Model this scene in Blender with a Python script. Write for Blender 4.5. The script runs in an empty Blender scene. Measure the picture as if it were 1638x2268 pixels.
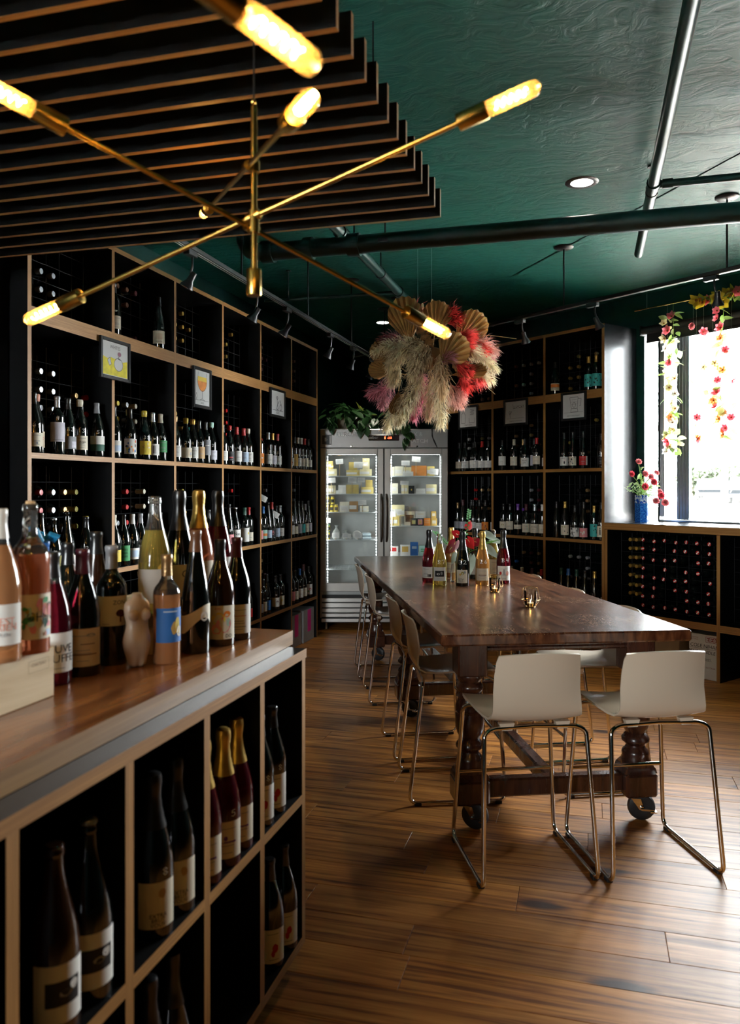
import bpy, math, random
from mathutils import Vector, Matrix, Quaternion
random.seed(7)
PI = math.pi
sc = bpy.context.scene
col = sc.collection

# ------------------------------------------------------------------ camera
FPX, CXP, HORIZON, EYE = 1760.0, 819.0, 1080.0, 1.48      # focal length in px of the 1638x2268 frame
YAW = math.atan((1305 - 819) / FPX)
cam_d = bpy.data.cameras.new('camera')
cam = bpy.data.objects.new('camera', cam_d)
col.objects.link(cam)
cam.location = (0, 0, EYE)
cam.rotation_euler = (PI / 2, 0, YAW)
cam_d.sensor_fit = 'HORIZONTAL'
cam_d.sensor_width = 36.0
cam_d.lens = FPX / 1638 * 36
cam_d.shift_y = -(1134 - HORIZON) / 1638
cam_d.clip_start = 0.02
cam_d.clip_end = 300
cam_d.dof.use_dof = True
cam_d.dof.focus_distance = 4.9
cam_d.dof.aperture_fstop = 5.2
sc.camera = cam

# ------------------------------------------------------------------ world, sun, exposure
world = bpy.data.worlds.new('world')
sc.world = world
world.use_nodes = True
bg = world.node_tree.nodes['Background']
bg.inputs['Color'].default_value = (0.945, 0.975, 1.0, 1)
bg.inputs['Strength'].default_value = 42.0
sun_d = bpy.data.lights.new('sun', 'SUN')
sun = bpy.data.objects.new('sun', sun_d)
col.objects.link(sun)
sun_d.energy = 60.0
sun_d.angle = math.radians(6)
sun_d.color = (1.0, 0.95, 0.86)
sun.rotation_euler = Vector((0.62, -0.25, -1.0)).to_track_quat('-Z', 'Y').to_euler()   # from over the building onto the street
vs = sc.view_settings
vs.view_transform = 'Standard'
vs.look = 'None'
vs.gamma = 1
vs.use_curve_mapping = False
vs.exposure = 0.62
cy = sc.cycles
cy.max_bounces = 8
cy.diffuse_bounces = 4
cy.glossy_bounces = 4
cy.transmission_bounces = 7
cy.transparent_max_bounces = 12
cy.caustics_reflective = False
cy.caustics_refractive = False
cy.sample_clamp_indirect = 6.0
cy.use_denoising = True

# ------------------------------------------------------------------ the place's frame: X along the ceiling slats, Y along the left wall
FWD = Vector((-math.sin(YAW), math.cos(YAW)))
RGT = Vector((math.cos(YAW), math.sin(YAW)))
def ray(u, v):
    d = FWD + RGT * ((u - CXP) / FPX)
    return Vector((d.x, d.y, (HORIZON - v) / FPX))
E0 = Vector((0, 0, EYE))
def onz(u, v, z):
    r = ray(u, v); return E0 + r * ((z - EYE) / r.z)
def onx(u, v, x):
    r = ray(u, v); return E0 + r * (x / r.x)
def ond(u, v, d): return E0 + ray(u, v) * d
def online(u, v, p, d):
    r = ray(u, v); n = Vector((-d[1], d[0])); t = (p[0] * n.x + p[1] * n.y) / (r.x * n.x + r.y * n.y)
    return E0 + r * t

# ------------------------------------------------------------------ materials
MATS = {}
def _new(name):
    m = bpy.data.materials.new(name); m.use_nodes = True
    nt = m.node_tree; b = nt.nodes['Principled BSDF']
    return m, nt, b
def N(nt, t, **kw):
    n = nt.nodes.new(t)
    for k, v in kw.items(): setattr(n, k, v)
    return n
def ramp(nt, fac, stops):
    r = N(nt, 'ShaderNodeValToRGB'); e = r.color_ramp.elements
    while len(e) < len(stops): e.new(0.5)
    for el, (p, c) in zip(e, stops): el.position = p; el.color = (*c, 1)
    nt.links.new(fac, r.inputs['Fac']); return r.outputs['Color']
def M(name, c=(.5, .5, .5), rough=.5, metal=0, var=.12, nscale=8, spec=.5, trans=0, ior=1.45, coat=0, emit=0, bump=0, bscale=60, alpha=1, sheen=0):
    """plain surface with a little procedural mottling"""
    if name in MATS: return MATS[name]
    m, nt, b = _new(name)
    tc = N(nt, 'ShaderNodeTexCoord'); nz = N(nt, 'ShaderNodeTexNoise')
    nz.inputs['Scale'].default_value = nscale; nz.inputs['Detail'].default_value = 4
    nt.links.new(tc.outputs['Object'], nz.inputs['Vector'])
    lo = tuple(max(0, x * (1 - var)) for x in c); hi = tuple(min(1, x * (1 + var)) for x in c)
    nt.links.new(ramp(nt, nz.outputs['Fac'], [(.3, lo), (.7, hi)]), b.inputs['Base Color'])
    b.inputs['Roughness'].default_value = rough; b.inputs['Metallic'].default_value = metal
    b.inputs['Specular IOR Level'].default_value = spec; b.inputs['IOR'].default_value = ior
    b.inputs['Transmission Weight'].default_value = trans; b.inputs['Coat Weight'].default_value = coat
    b.inputs['Coat Roughness'].default_value = .12; b.inputs['Alpha'].default_value = alpha
    if emit:
        b.inputs['Emission Color'].default_value = (*c, 1); b.inputs['Emission Strength'].default_value = emit
    if bump:
        n2 = N(nt, 'ShaderNodeTexNoise'); n2.inputs['Scale'].default_value = bscale; n2.inputs['Detail'].default_value = 3
        nt.links.new(tc.outputs['Object'], n2.inputs['Vector'])
        bp = N(nt, 'ShaderNodeBump'); bp.inputs['Strength'].default_value = bump; bp.inputs['Distance'].default_value = .01
        nt.links.new(n2.outputs['Fac'], bp.inputs['Height']); nt.links.new(bp.outputs['Normal'], b.inputs['Normal'])
    MATS[name] = m; return m
def wood(name, stops, axis='X', grain=(1.2, 14, 14), rough=.4, coat=0, rand=False, spec=.5, lines=0, knots=False, bump=.15):
    """grain stretched along one axis; rand shifts it for every board"""
    if name in MATS: return MATS[name]
    m, nt, b = _new(name); L = nt.links.new
    tc = N(nt, 'ShaderNodeTexCoord'); vec = tc.outputs['Object']
    oi = N(nt, 'ShaderNodeObjectInfo')
    if rand:
        ad = N(nt, 'ShaderNodeVectorMath', operation='MULTIPLY_ADD')
        cmb = N(nt, 'ShaderNodeCombineXYZ')
        for k, f in zip('XYZ', (37.0, 53.0, 91.0)):
            mu = N(nt, 'ShaderNodeMath', operation='MULTIPLY'); mu.inputs[1].default_value = f
            L(oi.outputs['Random'], mu.inputs[0]); L(mu.outputs[0], cmb.inputs[k])
        L(vec, ad.inputs[0]); ad.inputs[1].default_value = (1, 1, 1); L(cmb.outputs[0], ad.inputs[2]); vec = ad.outputs[0]
    mp = N(nt, 'ShaderNodeMapping'); L(vec, mp.inputs['Vector'])
    mp.inputs['Scale'].default_value = {'X': grain, 'Y': (grain[1], grain[0], grain[2]), 'Z': (grain[1], grain[2], grain[0])}[axis]
    nz = N(nt, 'ShaderNodeTexNoise'); nz.inputs['Scale'].default_value = 1; nz.inputs['Detail'].default_value = 7
    nz.inputs['Roughness'].default_value = .62; nz.inputs['Distortion'].default_value = .8
    L(mp.outputs[0], nz.inputs['Vector'])
    fac = nz.outputs['Fac']
    if knots:
        vo = N(nt, 'ShaderNodeTexVoronoi'); vo.inputs['Scale'].default_value = 1
        mk = N(nt, 'ShaderNodeMapping'); mk.inputs['Scale'].default_value = (1.3, 4.0, 1); L(vec, mk.inputs['Vector']); L(mk.outputs[0], vo.inputs['Vector'])
        kr = ramp(nt, vo.outputs['Distance'], [(0, (0, 0, 0)), (.16, (1, 1, 1))])
        mm = N(nt, 'ShaderNodeMath', operation='MULTIPLY'); L(fac, mm.inputs[0]); L(kr, mm.inputs[1]); fac = mm.outputs[0]
    c = ramp(nt, fac, stops)
    if rand:
        hv = N(nt, 'ShaderNodeHueSaturation'); mr = N(nt, 'ShaderNodeMapRange')
        L(oi.outputs['Random'], mr.inputs['Value']); mr.inputs['To Min'].default_value = .72; mr.inputs['To Max'].default_value = 1.25
        L(mr.outputs[0], hv.inputs['Value']); L(c, hv.inputs['Color']); c = hv.outputs['Color']
    L(c, b.inputs['Base Color'])
    rr = N(nt, 'ShaderNodeMapRange'); L(nz.outputs['Fac'], rr.inputs['Value'])
    rr.inputs['To Min'].default_value = rough * 1.25; rr.inputs['To Max'].default_value = rough * .8; L(rr.outputs[0], b.inputs['Roughness'])
    b.inputs['Specular IOR Level'].default_value = spec; b.inputs['Coat Weight'].default_value = coat; b.inputs['Coat Roughness'].default_value = .18
    if bump:
        bp = N(nt, 'ShaderNodeBump'); bp.inputs['Strength'].default_value = bump; bp.inputs['Distance'].default_value = .004
        L(nz.outputs['Fac'], bp.inputs['Height']); L(bp.outputs['Normal'], b.inputs['Normal'])
    MATS[name] = m; return m
def pane_mat(name, tint=(1, 1, 1), gloss=1.0):
    if name in MATS: return MATS[name]
    m, nt, b = _new(name); L = nt.links.new
    out = nt.nodes['Material Output']; nt.nodes.remove(b)
    tr = N(nt, 'ShaderNodeBsdfTransparent'); tr.inputs['Color'].default_value = (*tint, 1)
    gl = N(nt, 'ShaderNodeBsdfGlossy'); gl.inputs['Roughness'].default_value = .02
    fr = N(nt, 'ShaderNodeFresnel'); fr.inputs['IOR'].default_value = 1.5
    mu = N(nt, 'ShaderNodeMath', operation='MULTIPLY'); mu.inputs[1].default_value = gloss; L(fr.outputs[0], mu.inputs[0])
    mx = N(nt, 'ShaderNodeMixShader'); L(mu.outputs[0], mx.inputs[0]); L(tr.outputs[0], mx.inputs[1]); L(gl.outputs[0], mx.inputs[2])
    L(mx.outputs[0], out.inputs['Surface']); MATS[name] = m; return m
def leafy(name, c, rough=.55, transl=.35):
    """thin petals and leaves: light comes through"""
    if name in MATS: return MATS[name]
    m, nt, b = _new(name); L = nt.links.new
    tc = N(nt, 'ShaderNodeTexCoord'); nz = N(nt, 'ShaderNodeTexNoise'); nz.inputs['Scale'].default_value = 9
    L(tc.outputs['Object'], nz.inputs['Vector'])
    cc = ramp(nt, nz.outputs['Fac'], [(.3, tuple(x * .75 for x in c)), (.7, tuple(min(1, x * 1.2) for x in c))])
    L(cc, b.inputs['Base Color']); b.inputs['Roughness'].default_value = rough
    t = N(nt, 'ShaderNodeBsdfTranslucent'); L(cc, t.inputs['Color'])
    mx = N(nt, 'ShaderNodeMixShader'); mx.inputs[0].default_value = transl
    L(b.outputs[0], mx.inputs[1]); L(t.outputs[0], mx.inputs[2]); L(mx.outputs[0], nt.nodes['Material Output'].inputs['Surface'])
    MATS[name] = m; return m
def plaster():
    m, nt, b = _new('green_plaster'); L = nt.links.new
    tc = N(nt, 'ShaderNodeTexCoord')
    wp = N(nt, 'ShaderNodeTexNoise'); wp.inputs['Scale'].default_value = 2.2; wp.inputs['Detail'].default_value = 3; L(tc.outputs['Object'], wp.inputs['Vector'])
    mp = N(nt, 'ShaderNodeMapping'); mp.inputs['Scale'].default_value = (4, 9, 4); L(tc.outputs['Object'], mp.inputs['Vector'])
    md = N(nt, 'ShaderNodeVectorMath', operation='MULTIPLY_ADD'); L(wp.outputs['Color'], md.inputs[0]); md.inputs[1].default_value = (3, 3, 3); L(mp.outputs[0], md.inputs[2])
    nz = N(nt, 'ShaderNodeTexNoise'); nz.inputs['Scale'].default_value = 1.1; nz.inputs['Detail'].default_value = 8; nz.inputs['Roughness'].default_value = .55; nz.inputs['Distortion'].default_value = 1.6
    L(md.outputs[0], nz.inputs['Vector'])
    h = ramp(nt, nz.outputs['Fac'], [(.40, (0, 0, 0)), (.5, (.55, .55, .55)), (.56, (.6, .6, .6)), (.62, (1, 1, 1))])
    L(ramp(nt, nz.outputs['Fac'], [(.35, (.005, .078, .062)), (.65, (.007, .105, .083))]), b.inputs['Base Color'])
    b.inputs['Roughness'].default_value = .5; b.inputs['Specular IOR Level'].default_value = .26
    bp = N(nt, 'ShaderNodeBump'); bp.inputs['Strength'].default_value = .3; bp.inputs['Distance'].default_value = .012
    L(h, bp.inputs['Height']); L(bp.outputs['Normal'], b.inputs['Normal'])
    MATS['green_plaster'] = m; return m

PLYS = [(.25, (.17, .072, .016)), (.42, (.37, .182, .048)), (.5, (.26, .115, .028)), (.6, (.46, .232, .066)), (.78, (.31, .14, .036))]
PLY_V = wood('plywood_edge_upright', PLYS, 'Z', (1.5, 240, 240), .5, bump=.05)
PLY_H = wood('plywood_edge_level', PLYS, 'X', (1.5, 240, 240), .5, bump=.05)
PLY_Y = wood('plywood_edge_counter', PLYS, 'Y', (1.5, 240, 240), .5, bump=.05)
BLACK = M('black_laminate', (.0022, .0025, .003), .55, spec=.16, var=.3)
BLACKGLOSS = M('black_gloss_laminate', (.006, .007, .009), .27, spec=.6, var=.3, bump=.02, bscale=4)
BLACKMET = M('black_metal', (.008, .009, .01), .4, var=.3)
CHROME = M('chrome', (.78, .76, .72), .09, 1, var=.05)
STEEL = M('brushed_steel', (.50, .49, .47), .3, 1, var=.15, nscale=3)
BRASS = M('brushed_brass', (.62, .40, .10), .26, 1, var=.12, nscale=5)
GOLD = M('gold_wire', (.75, .52, .2), .2, 1, var=.08)
DGREEN = M('green_wall_paint', (.004, .034, .029), .45, spec=.3, var=.2, bump=.05, bscale=30)
PIPE = M('green_pipe_paint', (.006, .034, .031), .35, var=.25, nscale=4)
WHITE = M('white_paper', (.78, .77, .74), .7, var=.04)
INK = M('black_ink', (.015, .015, .017), .7)
PLASTER = plaster()

# ------------------------------------------------------------------ mesh building
def fillet(pts, r, n=5):
    """round the corners of an open polyline"""
    pts = [Vector(p) for p in pts]; out = [pts[0]]
    for i in range(1, len(pts) - 1):
        a, b, c = pts[i - 1], pts[i], pts[i + 1]
        d1, d2 = (a - b), (c - b)
        rr = min(r, d1.length * .45, d2.length * .45)
        p, q = b + d1.normalized() * rr, b + d2.normalized() * rr
        for k in range(n + 1):
            t = k / n; out.append(p * (1 - t) ** 2 + b * 2 * t * (1 - t) + q * t * t)
    out.append(pts[-1]); return out
class MB:
    def __init__(s): s.v = []; s.f = []; s.m = []; s.mats = []; s.sm = []
    def mi(s, m):
        if m not in s.mats: s.mats.append(m)
        return s.mats.index(m)
    def add(s, vs, fs, m, smooth=False):
        o = len(s.v); k = s.mi(m)
        s.v += [tuple(p) for p in vs]
        for f in fs: s.f.append(tuple(i + o for i in f)); s.m.append(k); s.sm.append(smooth)
        return s
    def box(s, lo, hi, m, front=None, fm=None, x=None):
        """front: face index (0 bottom,1 top,2 -y,3 +x,4 +y,5 -x) or list that gets material fm"""
        (a, b, c), (d, e, f) = lo, hi
        V = [(a, b, c), (d, b, c), (d, e, c), (a, e, c), (a, b, f), (d, b, f), (d, e, f), (a, e, f)]
        if x: V = [x @ Vector(p) for p in V]
        Fs = [(0, 3, 2, 1), (4, 5, 6, 7), (0, 1, 5, 4), (1, 2, 6, 5), (2, 3, 7, 6), (3, 0, 4, 7)]
        fr = [front] if isinstance(front, int) else (front or [])
        o = len(s.v); s.v += [tuple(p) for p in V]
        for i, q in enumerate(Fs):
            s.f.append(tuple(k + o for k in q)); s.m.append(s.mi(fm if i in fr else m)); s.sm.append(False)
        return s
    def cbox(s, lo, hi, m, b=.004, x=None):
        """box with chamfered edges"""
        import itertools
        vs = []; idx = {}
        for sx, sy, sz in itertools.product((0, 1), repeat=3):
            c = [(lo, hi)[k][i] for i, k in enumerate((sx, sy, sz))]
            dv = [b if k == 0 else -b for k in (sx, sy, sz)]
            for ax in range(3):
                p = [c[i] + (0 if i == ax else dv[i]) for i in range(3)]
                idx[(sx, sy, sz, ax)] = len(vs); vs.append(x @ Vector(p) if x else p)
        fs = []
        for ax in range(3):
            o = [i for i in range(3) if i != ax]
            for sd in (0, 1):
                q = []
                for (i, j) in ((0, 0), (1, 0), (1, 1), (0, 1)):
                    k = [0, 0, 0]; k[ax] = sd; k[o[0]] = i; k[o[1]] = j; q.append(idx[(*k, ax)])
                if (sd == 0) ^ (ax == 1): q.reverse()
                fs.append(tuple(q))
        for ax in range(3):
            o = [i for i in range(3) if i != ax]
            for i in (0, 1):
                for j in (0, 1):
                    k0 = [0, 0, 0]; k0[o[0]] = i; k0[o[1]] = j; k1 = list(k0); k1[ax] = 1
                    fs.append((idx[(*k0, o[0])], idx[(*k1, o[0])], idx[(*k1, o[1])], idx[(*k0, o[1])]))
        for sx, sy, sz in itertools.product((0, 1), repeat=3): fs.append(tuple(idx[(sx, sy, sz, a)] for a in range(3)))
        return s.add(vs, fs, m)
    def tube(s, pts, r, m, n=8, caps=True, closed=False, x=None):
        pts = [Vector(p) for p in pts]; k = len(pts); rs = r if isinstance(r, (list, tuple)) else [r] * k
        tan = []
        for i in range(k):
            a = pts[i - 1] if (i or closed) else pts[i]; b = pts[(i + 1) % k] if (i < k - 1 or closed) else pts[i]
            t = (b - a); tan.append(t.normalized() if t.length > 1e-9 else Vector((0, 0, 1)))
        up = Vector((0, 0, 1)) if abs(tan[0].z) < .9 else Vector((1, 0, 0))
        nrm = (up - tan[0] * up.dot(tan[0])).normalized(); V = []
        for i in range(k):
            nrm = (nrm - tan[i] * nrm.dot(tan[i]))
            nrm = nrm.normalized() if nrm.length > 1e-6 else tan[i].orthogonal().normalized()
            bn = tan[i].cross(nrm)
            for j in range(n):
                a = 2 * PI * j / n; p = pts[i] + (nrm * math.cos(a) + bn * math.sin(a)) * rs[i]; V.append(x @ p if x else p)
        F = []
        for i in range(k if closed else k - 1):
            i2 = (i + 1) % k
            for j in range(n): j2 = (j + 1) % n; F.append((i * n + j, i * n + j2, i2 * n + j2, i2 * n + j))
        if caps and not closed: F.append(tuple(range(n - 1, -1, -1))); F.append(tuple((k - 1) * n + j for j in range(n)))
        return s.add(V, F, m, True)
    def lathe(s, prof, m, n=20, x=None, mats=None, c=(0, 0)):
        """prof [(r,z)], mats: optional material for each band"""
        V = []; F = []; fm = []
        for (r, z) in prof:
            for j in range(n):
                a = 2 * PI * j / n; p = Vector((c[0] + max(r, 1e-5) * math.cos(a), c[1] + max(r, 1e-5) * math.sin(a), z)); V.append(x @ p if x else p)
        o = len(s.v); s.v += [tuple(p) for p in V]
        for i in range(len(prof) - 1):
            k = s.mi(mats[i] if mats else m)
            for j in range(n):
                j2 = (j + 1) % n
                s.f.append((o + i * n + j, o + i * n + j2, o + (i + 1) * n + j2, o + (i + 1) * n + j)); s.m.append(k); s.sm.append(True)
        return s
    def prism(s, poly, z0, z1, m, x=None, sm=False):
        k = len(poly); V = [(p[0], p[1], z0) for p in poly] + [(p[0], p[1], z1) for p in poly]
        if x: V = [x @ Vector(p) for p in V]
        s.add(V, [tuple(range(k - 1, -1, -1)), tuple(range(k, 2 * k))], m)
        o = len(s.v) - 2 * k; km = s.mi(m)
        for i in range(k):
            j = (i + 1) % k; s.f.append((o + i, o + j, o + k + j, o + k + i)); s.m.append(km); s.sm.append(sm)
        return s
    def ball(s, c, r, m, n=10, k=6, sc3=(1, 1, 1), x=None):
        pr = [(r * math.sin(PI * i / k), -r * math.cos(PI * i / k)) for i in range(k + 1)]
        mt = Matrix.Translation(Vector(c)) @ Matrix.Diagonal((*sc3, 1))
        return s.lathe(pr, m, n, (x @ mt) if x else mt)
    def build(s, name, parent=None, loc=(0, 0, 0), rot=(0, 0, 0), auto=True):
        me = s.mesh(name); o = bpy.data.objects.new(name, me); col.objects.link(o)
        o.location = loc; o.rotation_euler = rot
        if parent: o.parent = parent
        return o
    def mesh(s, name):
        me = bpy.data.meshes.new(name); me.from_pydata(s.v, [], s.f)
        for m in s.mats: me.materials.append(m)
        me.polygons.foreach_set('material_index', s.m); me.polygons.foreach_set('use_smooth', s.sm)
        if any(s.sm) and hasattr(me, 'set_sharp_from_angle'):
            me.update(); me.set_sharp_from_angle(angle=math.radians(42))
        me.update(); return me
def tag(o, label, cat, group=None):
    o['label'] = label; o['category'] = cat
    if group: o['group'] = group
    return o
def struct(o, label=None):
    o['kind'] = 'structure'
    if label: o['label'] = label
    return o
def thing(name, label, cat, loc=(0, 0, 0), rz=0, group=None):
    o = bpy.data.objects.new(name, None); col.objects.link(o); o.location = loc; o.rotation_euler = (0, 0, rz); o.empty_display_size = .1
    return tag(o, label, cat, group)
def obj(name, me, parent=None, loc=(0, 0, 0), rot=(0, 0, 0)):
    o = bpy.data.objects.new(name, me); col.objects.link(o); o.location = loc; o.rotation_euler = rot
    if parent: o.parent = parent
    return o
ORD = ['first', 'second', 'third', 'fourth', 'fifth', 'sixth', 'seventh', 'eighth', 'ninth', 'tenth', 'eleventh', 'twelfth', 'thirteenth', 'fourteenth', 'fifteenth']
_TX = {}
def text_geo(t):
    """filled letter shapes of the built-in font, height of a capital about 0.7"""
    if t not in _TX:
        cu = bpy.data.curves.new('t', 'FONT'); cu.body = t; cu.resolution_u = 2; cu.align_x = 'CENTER'
        o = bpy.data.objects.new('t', cu); col.objects.link(o)
        bpy.context.view_layer.update()
        me = o.evaluated_get(bpy.context.evaluated_depsgraph_get()).to_mesh()
        _TX[t] = ([tuple(v.co) for v in me.vertices], [tuple(p.vertices) for p in me.polygons])
        o.to_mesh_clear(); bpy.data.objects.remove(o); bpy.data.curves.remove(cu)
    return _TX[t]
def put_text(mb, t, m, fn, size, squeeze=1.0):
    vs, fs = text_geo(t)
    mb.add([fn(x * size * squeeze, y * size) for x, y, z in vs], fs, m)
DIG = {'0': [[(.5, 0), (.15, .2), (.1, .6), (.35, 1), (.75, .9), (.85, .4), (.6, .02), (.5, 0)]], '1': [[(.3, .8), (.55, 1), (.5, 0)]],
       '2': [[(.1, .8), (.4, 1), (.8, .85), (.7, .5), (.1, .05), (.95, .08)]], '3': [[(.1, .9), (.5, 1), (.8, .8), (.4, .55), (.85, .3), (.5, 0), (.1, .1)]],
       '4': [[(.3, 1), (.1, .45), (.9, .5)], [(.75, .95), (.65, 0)]], '5': [[(.9, 1), (.3, .95), (.2, .6), (.7, .6), (.85, .25), (.5, 0), (.1, .08)]],
       '6': [[(.7, 1), (.25, .6), (.15, .2), (.5, 0), (.85, .2), (.6, .5), (.2, .3)]], '7': [[(.05, .95), (.9, 1), (.4, 0)]],
       '8': [[(.5, .5), (.15, .8), (.5, 1), (.8, .8), (.2, .25), (.5, 0), (.85, .25), (.5, .5)]], '9': [[(.8, .7), (.4, .5), (.15, .8), (.5, 1), (.8, .8), (.7, 0)]],
       'h': [[(.5, 0), (.05, .6), (.2, .95), (.5, .7), (.8, .95), (.95, .6), (.5, 0)]], 's': [[(0, .4), (.2, .8), (.3, .2), (.5, .7), (.6, .3), (.8, .7), (1, .4)]]}
def strokes(mb, word, m, fn, size, w):
    """handwriting as thin ribbons; fn maps (x right, y up) to a point"""
    n = len(word)
    for i, ch in enumerate(word):
        for pl in DIG[ch]:
            P = [((i - n / 2) * .95 * size + x * size * .75, y * size) for x, y in pl]
            for a, b in zip(P, P[1:]):
                d = Vector((b[0] - a[0], b[1] - a[1])); L_ = d.length or 1; nx, ny = -d.y / L_ * w, d.x / L_ * w
                ex, ey = d.x / L_ * w * .7, d.y / L_ * w * .7
                q = [(a[0] - nx - ex, a[1] - ny - ey), (b[0] - nx + ex, b[1] - ny + ey), (b[0] + nx + ex, b[1] + ny + ey), (a[0] + nx - ex, a[1] + ny - ey)]
                mb.add([fn(*p) for p in q], [(0, 1, 2, 3)], m)

# ================================================================== THE SETTING
CEIL = 3.2
XL = -2.6                                   # front plane of the left shelving
OR = ond(1338, HORIZON, 6.85); OR.z = 0     # right end of the right-hand shelving, on the floor
RA = math.radians(-38.1)
RM = Matrix.Translation(OR) @ Matrix.Rotation(RA, 4, 'Z')      # right-hand wall: x along it to the right, y out through it
LM = Matrix.Translation((XL, 0, 0)) @ Matrix.Rotation(PI / 2, 4, 'Z')   # left wall: x = world Y, y into the wall
def rw(x, y, z=0): return RM @ Vector((x, y, z))
# floor: a slab and the boards in view
FLOORS = [(.26, (.045, .012, .002)), (.38, (.19, .061, .010)), (.48, (.38, .142, .026)), (.58, (.50, .205, .043)), (.74, (.62, .285, .07))]
FW = wood('floor_boards', FLOORS, 'X', (1.5, 34, 34), .42, rand=True, knots=True, bump=.08, spec=.3)
_a, _b = RM @ Vector((6.6, .62, 0)), RM @ Vector((-4.75, .62, 0))
PLAN = [(-3.2, -3.2), (_a.x, -3.2), (_a.x, _a.y), (_b.x, _b.y), (-3.2, _b.y)]      # outline of the room
mb = MB(); mb.prism(PLAN, -.2, -.0125, M('floor_slab', (.16, .075, .025), .4))
floor = struct(mb.build('floor'), 'brown wood plank floor')
PL, PW = 1.22, .178
pm = MB(); pm.cbox((0, 0, -.0125), (PL - .0014, PW - .0014, 0), FW, .0011); pme = pm.mesh('plank')
for r in range(int((9.3 - .5) / PW)):
    y = .5 + r * PW
    x = -2.9 - random.random() * 1.22
    xr = min(2.9, .9 + .42 * max(0, y)) if y < 5 else 2.6
    while x < xr:
        if x + PL > -3.05 and not (x < -3.05): obj('plank', pme, floor, (x, y, 0))
        elif x + PL > -3.05: obj('plank', pme, floor, (x, y, 0))
        x += PL
mb = MB(); mb.prism(PLAN, CEIL, CEIL + .12, PLASTER); struct(mb.build('ceiling'), 'dark green plaster ceiling')
mb = MB(); mb.box((-3.2, -3.2, -.01), (-3.06, 10.9, CEIL), DGREEN); struct(mb.build('wall_left'), 'dark green wall behind the shelving')
WY = .47
W0, W1, WZ0, WZ1 = .07, 2.05, 1.18, 2.90
mb = MB()
for a, b, c, d in ((-5.2, W0, -.01, CEIL), (W1, 6.6, -.01, CEIL), (W0, W1, -.01, WZ0 - .06), (W0, W1, WZ1, CEIL)):
    mb.box((a, WY, c), (b, WY + .16, d), DGREEN)
o = struct(mb.build('wall_right'), 'dark green window wall'); o.matrix_world = RM
# unseen rear wall; its window, inferred from reflections, is placed to light the stools
e = rw(6.5, WY)
XR = e.x
mb = MB(); mb.box((XR, -3.2, -.01), (XR + .15, e.y + .4, CEIL), DGREEN); struct(mb.build('wall_front_right'), 'dark green side wall')
RX0, RX1, RZ0, RZ1 = -2.45, -1.15, 1.1, 2.4
mb = MB()
for a, b, c, d in ((-3.2, RX0, -.01, CEIL), (RX1, XR + .1, -.01, CEIL), (RX0, RX1, -.01, RZ0), (RX0, RX1, RZ1, CEIL)):
    mb.box((a, -3.2, c), (b, -3.05, d), DGREEN)
struct(mb.build('wall_rear'), 'dark green wall with the rear fill window')
ALU = M('silver_window_frame', (.62, .64, .66), .3, .85, var=.06)
DARKF = M('dark_window_frame', (.02, .025, .028), .35, .2)
PANE = pane_mat('window_glass', (.96, .98, .98), .9)
def window(name, x0, x1, z0, z1, cuts, fm, label):
    w = bpy.data.objects.new(name, None); col.objects.link(w); w['kind'] = 'structure'; w['label'] = label
    t = .045
    for a, b, c, d in ((x0, x1, z0, z0 + .018), (x0, x1, z1 - t, z1)): MB().cbox((a, -.03, c), (b, .03, d), fm, .006).build('window_frame', w)
    for cx in [x0 + t / 2] + cuts + [x1 - t / 2]: MB().cbox((cx - t / 2, -.03, z0 + t), (cx + t / 2, .03, z1 - t), fm, .006).build('window_frame', w)
    ed = [x0 + t / 2] + cuts + [x1 - t / 2]
    for a, b in zip(ed, ed[1:]): MB().box((a + t / 2, -.004, z0 + t), (b - t / 2, .004, z1 - t), PANE).build('pane', w)
    return w
w = window('window_1', W0 + .1, W1, WZ0, WZ1, [1.25], ALU, 'large shop window with silver frame')
w.matrix_world = RM @ Matrix.Translation((0, WY + .11, 0))
mb = MB(); mb.box((W0 + .085, -.03, WZ0), (W0 + .1, .04, WZ1), DARKF); mb.build('window_frame', w)
mb = MB(); GM = M('grey_mullion', (.20, .24, .28), .4, .3)
for k in range(4): mb.cbox((.33 + .03 * k, -.02, WZ0 + .02), (.356 + .03 * k, .03, WZ1 - .04), GM, .006)
mb.build('mullion', w)
w2 = window('fill_window', RX0, RX1, RZ0, RZ1, [-1.8], ALU, 'rear fill window placed to light the stools')
w2.matrix_world = Matrix.Translation((0, -3.12, 0))
# light portals: they only guide sampling of the sky at the openings
def portal(mat, sx, sy):
    d = bpy.data.lights.new('sky_portal', 'AREA'); d.shape = 'RECTANGLE'; d.size = sx; d.size_y = sy; d.cycles.is_portal = True
    o = bpy.data.objects.new('sky_portal', d); col.objects.link(o); o.matrix_world = mat
portal(RM @ Matrix.Translation(((W0 + W1) / 2, WY + .2, (WZ0 + WZ1) / 2)) @ Matrix.Rotation(-PI / 2, 4, 'X'), W1 - W0, WZ1 - WZ0)
portal(Matrix.Translation(((RX0 + RX1) / 2, -3.25, (RZ0 + RZ1) / 2)) @ Matrix.Rotation(PI / 2, 4, 'X'), RX1 - RX0, RZ1 - RZ0)

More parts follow.
